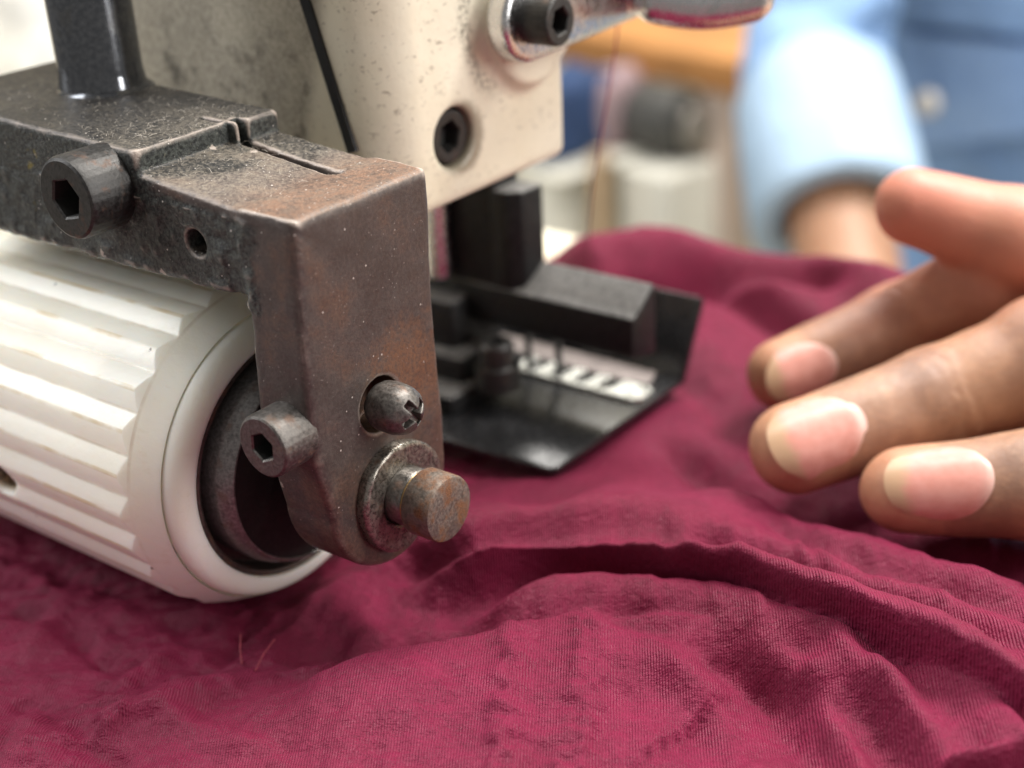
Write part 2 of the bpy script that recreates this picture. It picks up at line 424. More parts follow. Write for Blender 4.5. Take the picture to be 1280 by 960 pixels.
def cloth_mat():
    t = NT('burgundy_crepe'); c = t.co(); X, Y, Z = t.sep(c)
    n0 = t.noise(c, .02, 4, .5); n1 = t.noise(c, .14, 5, .6); n2 = t.noise(c, .55, 4, .6, 0, (1.0, .45, 1))
    # crepe yarns: fine cords running across the folds
    mp = t.n('ShaderNodeMapping'); mp.inputs['Rotation'].default_value = (0, 0, math.radians(-33)); t.L(c, mp.inputs[0])
    wv = t.n('ShaderNodeTexWave', wave_type='BANDS', bands_direction='X'); wv.inputs['Scale'].default_value = .74
    wv.inputs['Distortion'].default_value = 1.6; wv.inputs['Detail'].default_value = 3; wv.inputs['Detail Scale'].default_value = .9
    t.L(mp.outputs[0], wv.inputs[0])
    wv2 = t.n('ShaderNodeTexWave', wave_type='BANDS', bands_direction='Y'); wv2.inputs['Scale'].default_value = .9
    wv2.inputs['Distortion'].default_value = 2.0; wv2.inputs['Detail'].default_value = 2; t.L(mp.outputs[0], wv2.inputs[0])
    yarn = t.math('ADD', t.math('MULTIPLY', wv.outputs[1], .85), t.math('MULTIPLY', wv2.outputs[1], .15))
    cr = t.noise(c, .42, 4, .6, .6, (1.4, .5, 1)); cr2 = t.noise(mp.outputs[0], .95, 3, .6, .5, (.8, 1.25, 1))
    col = t.mix(t.ramp(n1, .3, .7), (.110, .0062, .0250), (.152, .0092, .0355))
    col = t.mix(t.math('MULTIPLY', t.math('MULTIPLY', yarn, t.ramp(cr2, .35, .62, .4, 1.2)), .55), col, (.215, .017, .056))
    col = t.mix(t.math('MULTIPLY', t.ramp(n0, .45, .7), .25), col, (.155, .0155, .034))
    b = t.bump(yarn, .20, .7); b = t.bump(cr2, .45, .7, b); b = t.bump(cr, .7, .5, b)
    return t.fin(col, t.ramp(n2, .3, .7, .42, .58), 0.0, b, Sheen_Weight=.04, Sheen_Roughness=.4, Sheen_Tint=(1., .55, .7, 1.), Specular_IOR_Level=.16)
m_cloth = cloth_mat()
m_seam = m_cloth

def skin_mat():
    t = NT('brown_skin'); c = t.co((35, 84, -62)); n1 = t.noise(c, .05, 4, .6); n2 = t.noise(c, .35, 5, .65); n3 = t.noise(c, 1.6, 4, .6)
    at = t.n('ShaderNodeAttribute'); at.attribute_name = 'pigment_and_light'
    col = t.mix(t.ramp(n1, .3, .7), (.42, .215, .120), (.51, .285, .168))
    col = t.mix(t.math('MULTIPLY', t.ramp(n2, .4, .7), .25), col, (.30, .145, .085))
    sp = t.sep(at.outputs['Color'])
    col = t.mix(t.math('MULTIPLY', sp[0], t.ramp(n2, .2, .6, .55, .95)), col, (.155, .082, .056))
    col = t.mix(sp[1], col, (.58, .215, .15))
    b = t.bump(n3, .10, .35); b = t.bump(t.noise(c, .5, 4, .6, 1., (1., .3, 1.)), .4, .25, b)
    return t.fin(col, t.ramp(n3, .3, .7, .44, .58), 0.0, b, Subsurface_Weight=.25, Subsurface_Radius=(.005, .002, .001), Subsurface_Scale=.6)
m_skin = skin_mat()
def nail_mat():
    t = NT('pink_fingernail'); c = t.co((35, 84, -62)); at = t.n('ShaderNodeAttribute'); at.attribute_name = 'nail'
    u = t.sep(at.outputs['Color'])
    n = t.noise(c, .3, 3)
    col = t.mix(t.ramp(n, .3, .7), (.58, .245, .195), (.66, .315, .26))
    col = t.mix(t.ramp(t.math('ADD', u[0], t.math('MULTIPLY', t.math('SUBTRACT', n, .5), .2)), .72, .88), col, (.46, .29, .175))           # the pale free edge
    col = t.mix(t.ramp(u[0], .20, .02), col, (.66, .42, .36))           # the moon
    return t.fin(col, .40, 0.0, t.bump(t.noise(c, .6, 2, .5, 0, (1, 1, 1)), .10, .4), Subsurface_Weight=.2, Subsurface_Radius=(.003, .0015, .001), Coat_Weight=.06, Coat_Roughness=.3)
m_nail = nail_mat()
def denim_mat(name, c0, c1):
    t = NT(name); c = t.co(); n1 = t.noise(c, .012, 5, .6); n2 = t.noise(c, .06, 5, .6); n3 = t.noise(c, .9, 3, .6, 0, (1, 1, .2))
    col = t.mix(t.ramp(n1, .3, .7), c0, c1); col = t.mix(t.math('MULTIPLY', t.ramp(n3, .4, .7), .35), col, tuple(min(1, x*1.5) for x in c1))
    return t.fin(col, .8, 0, t.bump(n2, 6, .45))
m_denim = denim_mat('faded_denim', (.17, .29, .50), (.27, .42, .66))
m_cuff = denim_mat('pale_denim_inside', (.26, .37, .50), (.33, .45, .58))
m_pocket = denim_mat('pocket_denim', (.22, .36, .64), (.32, .48, .76))
m_button = simple('pearl_button', (.80, .76, .70), .25, 0, .1, .3, 0)
m_stitch = simple('beige_stitching', (.55, .46, .42), .8, 0, .2, .3, 0)

# =================================================================== PULLER BRACKET
br = thing('puller_bracket', 'rusty black and brown metal bracket with a round post holding the white roller', 'machine bracket', BB)
def smoothf(a, lo, hi):
    t = np.clip((a-lo)/(hi-lo), 0, 1); return t*t*(3-2*t)
def bracket_sdf(P):
    X, Y, Z = P[..., 0], P[..., 1], P[..., 2]
    N = .35*vnoise(P, 9, 1)+.12*vnoise(P, 3.1, 2)
    arm = sbox(P, (-87, 0, -12.2), (-1, 28.2, 30), 1.2)
    top = np.where(X > -31.5, Z-(-.11*X), -99)
    arm = smax(arm, top.astype(np.float32), 1.1)
    # raised clamp block, its end step is set back behind the split
    sx = np.where(Y < 18.5, -32.3, -30.6)
    stp = np.maximum(X-sx, Z-(6.9-.035*(X+32)))
    low = Z-(-.11*np.minimum(X, 0))
    arm0 = sbox(P, (-87, 0, -12.2), (-1, 28.2, 40), 1.2)
    arm = smax(arm0, smin(low.astype(np.float32), smax((X-sx).astype(np.float32), (Z-(6.9-.035*(X+32))).astype(np.float32), .9), .4), 1.1)
    # end plate with a round bottom
    q0 = Y-14.2; q1 = Z+46.8
    low_c = np.hypot(q0, q1)-13.4
    zk = [-60, -46.8, -36, -25, -12, 0]
    yl = np.interp(Z, zk, [.8, .8, -1.3, -1.6, -1.0, 0]); yr = np.interp(Z, zk, [27.6, 27.6, 27.5, 27.6, 27.9, 28.1])
    wid = np.maximum(np.maximum(yl-Y, Y-yr), np.maximum(-46.8-Z, Z-1.4))
    pl = np.minimum(low_c, wid)
    thick = np.abs(X+5.6)-5.6
    pl = smax(pl.astype(np.float32), thick.astype(np.float32), 1.6)
    d = smin(arm, pl, 1.2)
    front = np.exp(-((Y)/3.)**2)*smoothf(-X, 7.5, 9.5)*(Z < 0)*smoothf(Z, -15, -12.4)
    hr_ = np.hypot(X+21.4, Z+5.4)
    d = d+N*.45+front*smoothf(hr_, 2.2, 3.6)*(.30*vnoise(P, 1.5, 5)+.26*vnoise(P, 3.4, 6)-.15)
    # slot along the arm, a plain hole, the hole behind the pan head screw
    slot = np.maximum(np.maximum(np.abs(Y-(20.3-.02*(X+35)))-.85, np.abs(X+36)-26), -(Z-(-.11*X-3.2)))
    slot = np.where(X > -33, slot, np.maximum(np.abs(Y-17.9)-.55, np.maximum(np.maximum(X+32, -38.5-X), -Z)))
    d = smax(d, -slot.astype(np.float32), .5)
    d = smax(d, -scyl(P, (-21.4, -1, -5.4), (0, 1, 0), 2.05, -4, 7), .7)
    d = smax(d, -scyl(P, (-1, 13.1, -31.9), (1, 0, 0), 4.5, -5, 8), .5)
    return d
V, Q = surf(bracket_sdf, (-112, -3, -62), (3, 31, 13), .38)
mesh('arm_casting', V, Q, m_bracket, br)

mb = MB(); mb.rings((-66.7, 22, 7), (0, 0, 1), [(0, 8.6), (.6, 8.6), (1.2, 8.0), (1.6, 7.4), (3.4, 7.15), (4., 7.05), (95, 7.0)], 64)
mb.build('post', m_post, br)

def cap_screw(name, org, axis, r, L, hr, mat, parent, rot=0.0, knurl=True):
    """socket head cap screw: org at the seat, axis points out of the seat"""
    n = 96
    kn = r*(1+(.007*np.sin(np.arange(n)*math.pi*2/3.0+.4) if knurl else 0))
    mb = MB(); c = r*.10
    mb.rings(org, axis, [(-.6, r), (.25*L, kn), (L-c*1.4, kn), (L-c*.4, r*.965), (L, r*.90), (L, hexr(hr*1.12, n, rot)), (L-.25, hexr(hr, n, rot))], n, (True, False))
    o = mb.build(name, mat, parent, sharp=30)
    mb = MB(); mb.rings(org, axis, [(L-.25, hexr(hr, n, rot)), (L*.42, hexr(hr*.97, n, rot)), (L*.34, .3)], n, (False, True))
    s = mb.build('hex_socket', m_pit, o, sharp=30)
    BASE[o.name] = base_of(parent)
    return o
cap_screw('cap_screw', (-39.9, .2, .7), (0, -1, 0), 6.4, 8.0, 2.75, m_oxide, br, .3)
tag(cap_screw('cap_screw', (-4.8, -1.2, -31.4), (0, -1, 0), 4.95, 6.0, 1.95, m_screw_old, br, .1), 'rust rimmed cap screw low on the end plate')

def pan_sdf(P):
    X, Y, Z = P[..., 0]-2.6, P[..., 1]-13.0, P[..., 2]+31.7
    rr = np.hypot(Y, Z)
    d = np.sqrt((X*.92-.2)**2+rr**2)-4.35
    d = smax(d.astype(np.float32), (rr-4.05).astype(np.float32), .6)
    c, s_ = math.cos(.5), math.sin(.5); u = Y*c+Z*s_; v = -Y*s_+Z*c
    b = np.minimum(np.maximum(np.abs(u)-.62, np.abs(v)-2.5), np.maximum(np.abs(v)-.62, np.abs(u)-2.5))
    cross = np.maximum(b, 2.6+.28*rr-X)
    d = smax(d, -cross.astype(np.float32), .25)
    return np.maximum(d, -4.6-X)+.07*vnoise(P, 1.2, 9)
V, Q = surf(pan_sdf, (-2.5, 8, -37), (8.2, 18, -26.5), .13)
mesh('cross_head_screw', V, Q, m_screw_old, br)

SH = (0, 14.3, -47.6)
def washer_sdf(P):
    X, rr = P[..., 0], np.hypot(P[..., 1]-14.3, P[..., 2]+47.9)
    th = np.arctan2(P[..., 2]+47.9, P[..., 1]-14.3)
    ro = 9.1+.25*np.sin(3*th+1)+.2*vnoise(P, 3, 3)
    d = np.maximum(np.maximum(rr-ro, 5.2-rr), np.abs(X-.9)-1.35)
    q = np.stack([np.maximum(np.abs(rr-(ro+4.6)/2)-(ro-4.6)/2+.8, 0), np.maximum(np.abs(X-.9)-.5, 0)], -1)
    return np.linalg.norm(q, axis=-1)-.8+.14*vnoise(P, 1.6, 4)
V, Q = surf(washer_sdf, (-2, 4, -59), (4, 25, -37), .2)
mesh('washer', V, Q, m_washer, br)
mb = MB(); mb.rings(SH, (1, 0, 0), [(-12, 4.7), (1.8, 4.7), (4.6, 4.75), (5.0, 4.55), (5.1, 4.1), (5.8, 4.1)], 64, (False, False))
sh = mb.build('pivot_shaft', m_shaft, br)
mb = MB(); mb.rings(SH, (1, 0, 0), [(5.75, 4.1), (5.8, 5.2), (6.1, 5.4), (10.6, 5.4), (11.1, 5.2), (11.25, 4.9), (11.2, 2.), (11.2, .05)], 64, (False, True))
mb.build('shaft_end', m_shaft_end, sh)
mb = MB()
for k in range(14):
    a = 2*math.pi*k/14
mb.rings(SH, (1, 0, 0), [(5.05, 4.1), (5.05, 4.62), (5.3, 4.78), (5.55, 4.62), (5.6, 4.1)], 48, (False, False))
mb.build('retaining_ring', simple('brassy_clip', (.42, .27, .12), .35, .8, .2), sh)

# lint and fluff lying on the arm
rng = np.random.default_rng(5)
mb = MB()
for k in range(420):
    x = rng.uniform(-85, -2); y = rng.uniform(1.5, 27)
    if k % 3 == 0: x = rng.uniform(-44, -26); y = rng.uniform(2, 24)
    z = -.11*min(x, 0)
    if x < (-32.3 if y < 18.5 else -30.6): z = 6.9-.035*(x+32)
    a = rng.uniform(0, math.pi*2); L = rng.uniform(.5, 1.9); p = np.array([x, y, z+.10]); pts = []
    cv = rng.uniform(-.5, .5); h = rng.uniform(0, .5)
    for i in range(4):
        pts.append(p+np.array([0, 0, h*i*(3-i)/2.0])); a += cv/3
        p = p+np.array([math.cos(a), math.sin(a), 0])*L/3
    mb.tube(pts, rng.uniform(.016, .034), 3)
lint = mb.build('lint', m_lint, br); lint['kind'] = 'stuff'

# =================================================================== PULLER ROLLER
ro = thing('puller_roller', 'white ribbed plastic feed roller pressed on the burgundy cloth under the bracket', 'roller', RB)
NT_, PH = 26, 125.6
CY, CZ = 14.5, -47.5
def roller_grid():
    nth = NT_*24; xs = np.concatenate([np.arange(-150, -80, 4.0), np.arange(-80, -52, .35), np.arange(-52, -34, 2.0), np.arange(-34, -25.4, .15), [-25.4]])
    th = np.arange(nth)*2*math.pi/nth+math.radians(PH)
    ph = (np.arange(nth) % 24)/24.0; ph = np.minimum(ph, 1-ph)*2          # 0 at a crest, 1 in the valley
    prof = np.interp(ph, [0, .04, .10, .55, .85, .93, 1], [1., 1., .95, .50, .16, .05, 0.])
    jit = 1+.03*np.sin(np.arange(nth)//24*2.3)
    V = []
    for x in xs:
        r = np.minimum(28.2+.80*prof*jit, 25.75+max(-25.4-x, 0)*.5)
        if -69 < x < -60:
            py = 14.5+28*np.cos(th); pz = -47.5+28*np.sin(th)
            d = np.sqrt(((x+65.5)*.8)**2+(pz+51.2)**2); hole = (d < 3.1) & (py < 0)
            r = np.where(hole, r-5.5*np.clip((3.1-d)/.35, 0, 1), r)
        V.append(np.stack([np.full(nth, x), CY+r*np.cos(th), CZ+r*np.sin(th)], -1))
    n = len(xs); V = np.concatenate(V)
    i = np.arange(n-1)[:, None]; k = np.arange(nth)[None]
    Q = np.stack([i*nth+k, (i+1)*nth+k, (i+1)*nth+(k+1) % nth, i*nth+(k+1) % nth], -1).reshape(-1, 4)
    return V, Q
V, Q = roller_grid()
mesh('ribbed_drum', V, Q, m_plastic, ro, sharp=28)
AXR = (0, CY, CZ)
mb = MB(); mb.rings(AXR, (1, 0, 0), [(-25.9, 25.4), (-25.3, 25.5), (-24.8, 25.35), (-24.2, 25.1), (-23.5, 24.6), (-22.8, 23.9), (-22.35, 23.0), (-22.1, 22.2), (-22.1, 21.7), (-22.3, 21.4), (-23, 21.3), (-30, 21.3)], 144, (False, False))
mb.build('end_flange', m_plastic, ro, sharp=40)
mb = MB(); mb.rings(AXR, (1, 0, 0), [(-30, 21.28), (-22.9, 21.28), (-22.5, 21.1), (-22.4, 20.7), (-22.6, 20.3), (-23.3, 20.1), (-27, 20.0), (-27, .1)], 144, (False, False))
mb.build('bearing_ring', m_ring, ro, sharp=40)
mb = MB(); mb.rings(AXR, (1, 0, 0), [(-27, 18.5), (-21.4, 18.5), (-21.0, 18.4), (-18.6, 17.6), (-18.3, 17.3), (-18.3, 17.0), (-18.6, 16.9)], 128, (False, False))
mb.build('hub_disc', m_hub, ro, sharp=40)
mb = MB(); mb.rings(AXR, (1, 0, 0), [(-18.6, 16.92), (-18.8, 7), (-12, 6.5), (-12, 4)], 96, (False, False)); mb.build('hub_shade_face', m_pit, ro, sharp=40)  # near-black colour stands in for the shade on the hub face

# =================================================================== SEWING MACHINE HEAD
hd = thing('sewing_machine_head', 'cream painted sewing machine head with dusty side and a sunk socket screw', 'sewing machine', HB)
Pb = on(0, -20, 655, 20); BC = (float(Pb[1]), float(Pb[2]))
def head_sdf(P):
    X, Y, Z = P[..., 0], P[..., 1], P[..., 2]
    # broad rounded vertical edge towards the puller, crisp one at the far side
    q0 = X+20; q1 = 42-Y; k = 9.0
    a = np.maximum(q0+k, 0); b = np.maximum(q1+k, 0)
    d = np.where((q0 > -k) & (q1 > -k), np.hypot(a, b)-k, np.maximum(q0, q1))
    far = Y-(92.3+.035*(Z+16)); left = -90-X
    d = smax(d.astype(np.float32), far.astype(np.float32), 1.5); d = np.maximum(d, left)
    d = smax(d, (-16.2-Z).astype(np.float32), 2.2); d = np.maximum(d, Z-75)
    boss = np.hypot(Y-BC[0]-1, Z-BC[1]-.5)-13.0
    # the boss runs on up to the right with the lever
    t = np.clip(((Y-BC[0])*.80+(Z-BC[1])*.6)/60, 0, 1)
    boss = np.hypot(Y-BC[0]-t*48, Z-BC[1]-t*36)-12.2
    boss = smax(boss.astype(np.float32), (X+17.0).astype(np.float32), 1.5); boss = np.maximum(boss, -26-X)
    d = smin(d, boss, 3.0)
    d = smax(d, -scyl(P, (-20, 59.0, -4.3), (1, 0, 0), 5.35, -7, 3), .9)
    # two little chips in the paint
    c = on(0, -20, 488, 122)
    d = smax(d, -(np.linalg.norm((P-np.array([-20.2, c[1], c[2]], np.float32))*np.array([1, 1.6, .9], np.float32), axis=-1)-1.2), .3)
    return d+.10*vnoise(P, 11, 12)
V, Q = surf(head_sdf, (-92, 38, -19), (-12, 100, 45), .5)
mesh('head_casting', V, Q, m_paint, hd)
SC = (-23.2, 59.0, -4.3)
n = 96
mb = MB(); mb.rings(SC, (1, 0, 0), [(-3, 4.9), (1.5, 4.9), (2.1, 4.6), (2.2, 4.2), (2.0, 3.2), (2.0, hexr(2.65, n, .3)), (1.6, hexr(2.5, n, .3))], n, (False, False))
so = mb.build('sunk_socket_screw', m_oxide, hd)
mb = MB(); mb.rings(SC, (1, 0, 0), [(1.6, hexr(2.5, n, .3)), (-1, hexr(2.4, n, .3)), (-1.2, .1)], n, (False, True)); mb.build('hex_socket', m_pit, so)
# black gasket line on the dusty side
a = np.array([-37.2, 42, 26.]); b = np.array([-28.4, 42, -3.6]); dr = nd(b-a); wv = np.array([-dr[2], 0, dr[0]])*1.05
mb = MB(); V = []
for p in (a, b):
    for sx, sy in ((-1, 1), (1, 1), (1, -.55), (-1, -.55)): V.append(p+wv*sx+np.array([0, sy, 0]))
mb.add(V, [(0, 1, 5, 4), (1, 2, 6, 5), (2, 3, 7, 6), (3, 0, 4, 7), (3, 2, 1, 0), (4, 5, 6, 7)])
mb.build('gasket_strip', m_gasket, hd, smooth=False)
# chromed lever with its bolt
LX = -14.6
def obox(P, c, u, v, w, hu, hv, hw, r):
    q = P-np.array(c, np.float32); L = np.stack([q@np.array(k, np.float32) for k in (u, v, w)], -1)
    q = np.abs(L)-np.array([hu, hv, hw], np.float32)+r
    return np.linalg.norm(np.maximum(q, 0), axis=-1)+np.minimum(q.max(-1), 0)-r
l0 = on(0, LX, 652, 22); l1 = on(0, LX, 785, -14)
pad0 = dep(800, -6, 262); pad1 = dep(955, -8, 262)
def lever_sdf(P):
    X = P[..., 0]
    q = P.copy(); q[..., 0] = LX
    d = scap(q, l0, l1, 7.6, 5.4)
    d = smax(d.astype(np.float32), (np.abs(X-LX)-2.3).astype(np.float32), 1.2)
    # the arm bends and ends in a thick rounded finger pad
    ax = nd(pad1-pad0); up = np.array([0, 0, 1.]); up = nd(up-ax*up.dot(ax)); sd = np.cross(ax, up)
    t = np.clip(((P-pad0.astype(np.float32))@ax.astype(np.float32))/np.linalg.norm(pad1-pad0), 0, 1)
    c = (pad0+pad1)/2
    hl = np.linalg.norm(pad1-pad0)/2
    q2 = P-(up*(-1.7)).astype(np.float32)*(np.sin(t*math.pi))[..., None]
    p = obox(q2, c, ax, up, sd, hl+1.5, 4.2, 6.5, 3.4)
    d = smin(d, p, 1.5)
    return d
lo = np.minimum(np.minimum(l0, l1), np.minimum(pad0, pad1))-12; hi = np.maximum(np.maximum(l0, l1), np.maximum(pad0, pad1))+12
V, Q = surf(lever_sdf, lo, hi, .42)
lv = mesh('lever', V, Q, m_chrome, hd)
cap_screw('lever_bolt', (LX+2.2, l0[1], l0[2]), (1, 0, 0), 4.3, 6.2, 2.15, m_oxide, hd, .35)

# =================================================================== PRESSER FOOT
ft = thing('presser_foot', 'black steel presser foot with turned up lip and bright toothed strip on the cloth', 'presser foot', (-30, 90, -71))
def boxes(name, mat, parent, *bx, bev=.4):
    mb = MB()
    for lo, hi in bx: mb.box(lo, hi, bev)
    return mb.build(name, mat, parent, sharp=30)
mb = MB(); mb.prism([(-85, 62.5), (-7.6, 65.0), (-6.0, 66.4), (-5.6, 114.6), (-85, 114.6)], 2, -71.6, -70.0, .35); mb.build('sole_plate', m_sole, ft, sharp=30)
mb = MB(); mb.prism([(113.2, -71.4), (114.6, -70.2), (122.4, -54.6), (121.0, -53.6), (112.6, -69.9)], 0, -85, -5.4, .3); mb.build('back_lip', m_sole, ft, sharp=30)
mb = MB(); mb.prism([(-62, 106.0), (-14, 105.8), (-10, 107), (-12, 112.6), (-62, 112.6)], 2, -69.95, -69.6, .1); mb.build('throat_plate', m_throat, ft, sharp=30)
# bright comb: four slots cut from its back edge
pts = [(-40, 97.2), (-8.6, 97.2), (-6.9, 98.6), (-7.2, 103.6), (-9.0, 104.2)]
for k in range(4):
    x = -14.6-6.4*k
    pts += [(x, 104.2), (x-1.0, 98.4), (x-4.1, 98.4), (x-3.5, 104.2)]
pts += [(-40, 104.2)]
mb = MB(); mb.prism(pts, 2, -69.9, -68.9, 0); mb.build('needle_comb', m_comb, ft, sharp=30, smooth=False)
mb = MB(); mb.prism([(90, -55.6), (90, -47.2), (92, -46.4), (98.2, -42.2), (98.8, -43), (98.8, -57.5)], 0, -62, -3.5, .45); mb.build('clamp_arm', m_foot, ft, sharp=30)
mb = MB(); mb.prism([(-38.5, 90.4), (-34, 90.4), (-31.2, 92.4), (-30.6, 99), (-38.5, 99.3)], 2, -47.5, -25.5, .8)
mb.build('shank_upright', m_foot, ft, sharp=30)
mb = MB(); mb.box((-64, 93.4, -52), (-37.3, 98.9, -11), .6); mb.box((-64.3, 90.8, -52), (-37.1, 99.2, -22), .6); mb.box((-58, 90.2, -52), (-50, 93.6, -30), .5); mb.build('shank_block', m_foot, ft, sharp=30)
p = on(1, 88, 547, 300); mb = MB(); mb.rings((p[0], 88, -46), (0, 0, 1), [(0, 2.6), (.4, 2.9), (29.5, 2.9)], 32); mb.build('presser_bar', m_chrome, ft)
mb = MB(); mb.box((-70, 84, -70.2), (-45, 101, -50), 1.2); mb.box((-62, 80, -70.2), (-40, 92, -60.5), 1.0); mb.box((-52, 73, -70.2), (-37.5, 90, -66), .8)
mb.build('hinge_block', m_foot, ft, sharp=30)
HS = on(2, -60.5, 622, 452); HS = (float(HS[0]), float(HS[1]), -60.5)
mb = MB(); mb.rings((HS[0], HS[1], -66), (.0, 0, 1), [(0, 4.8), (5, 4.8), (5.3, 3.6), (9.5, 3.6), (10.2, 3.1), (10.2, hexr(1.7, 48)), (8, hexr(1.6, 48)), (8, .1)], 48); mb.build('hinge_screw', m_oxide, ft, sharp=30)
for px, y in ((661, 99.6), (698, 98.2)):
    p = on(1, y, px, 440)
    mb = MB(); mb.rings((p[0], y, -70.2), (0, 0, 1), [(0, .3), (2, .75), (20, .95)], 16); mb.build('guide_pin', m_needle, ft)

# thread down from the head to the cloth
tA = dep(776, -30, 288); tB = dep(768, 70, 288); tC = dep(741, 235, 296); tD = on(2, -58, 734, 330)
mb = MB(); pts = []
for i in range(25):
    t = i/24*3; k = min(int(t), 2); f = t-k; P4 = [tA, tB, tC, tD]
    p0 = P4[max(k-1, 0)]; p1 = P4[k]; p2 = P4[k+1]; p3 = P4[min(k+2, 3)]
    pts.append(.5*((2*p1)+(-p0+p2)*f+(2*p0-5*p1+4*p2-p3)*f*f+(-p0+3*p1-3*p2+p3)*f**3))
mb.tube(pts, .19, 8)
tag(mb.build('sewing_thread', m_thread, base=tD), 'thin red thread hanging down behind the presser foot to the cloth', 'thread')

# =================================================================== CLOTH
def smooth(a, lo, hi):
    t = np.clip((a-lo)/(hi-lo), 0, 1); return t*t*(3-2*t)
gx = np.arange(-135, 215, .55); gy = np.arange(-112, 235, .55)
GX, GY = np.meshgrid(gx, gy, indexing='ij'); G = np.stack([GX, GY], -1)
def fold(pts, zref, amp, wn, wf, end=(.12, .12), warp=None, pn=2.0):
    """ridge or crease along an image polyline laid on the plane z=zref; wn = width to the viewer's side, wf = away"""
    P = np.array([on(2, zref, *p)[:2] for p in pts]); n = 6
    # densify with catmull-rom
    D = []
    for i in range(len(P)-1):
        p0 = P[max(i-1, 0)]; p1 = P[i]; p2 = P[i+1]; p3 = P[min(i+2, len(P)-1)]
        for k in range(n):
            f = k/n; D.append(.5*((2*p1)+(-p0+p2)*f+(2*p0-5*p1+4*p2-p3)*f*f+(-p0+3*p1-3*p2+p3)*f**3))
    D.append(P[-1]); D = np.array(D)
    best = np.full(GX.shape, 1e9); sgn = np.zeros(GX.shape); arc = np.zeros(GX.shape)
    L = np.concatenate([[0], np.cumsum(np.linalg.norm(np.diff(D, axis=0), axis=1))])
    W = G if warp is None else G+warp
    for i in range(len(D)-1):
        a, b = D[i], D[i+1]; ba = b-a; q = W-a
        t = np.clip((q@ba)/(ba@ba), 0, 1); e = q-t[..., None]*ba; d = np.hypot(e[..., 0], e[..., 1])
        s = np.sign(q[..., 0]*ba[1]-q[..., 1]*ba[0])             # + on the viewer's side for left-to-right lines
        m = d < best; best[m] = d[m]; sgn[m] = s[m]; arc[m] = (L[i]+t*(L[i+1]-L[i]))[m]
    u = arc/L[-1]
    if isinstance(wn, tuple): wn = wn[0]+(wn[1]-wn[0])*smooth(u, .25, .75)
    w = np.where(sgn > 0, wn, wf)
    A = amp*np.exp(-(best/w)**np.where(sgn > 0, pn, 2.0))
    return A*smooth(u, -.001, end[0]+.001)*smooth(1-u, -.001, end[1]+.001)
P3 = np.stack([GX, GY, np.zeros_like(GX)], -1).astype(np.float32)
wp = np.stack([2.2*vnoise(P3, 14, 21), 2.2*vnoise(P3, 14, 22)], -1)
Zc = np.full(GX.shape, -76.0)
Zc += 2.2*smooth(GX+.6*GY, 20, 90)                                         # rises a little towards the hand
Zc += 2.5*vnoise(P3, 46, 23)*smooth(GX+GY, -60, 40)
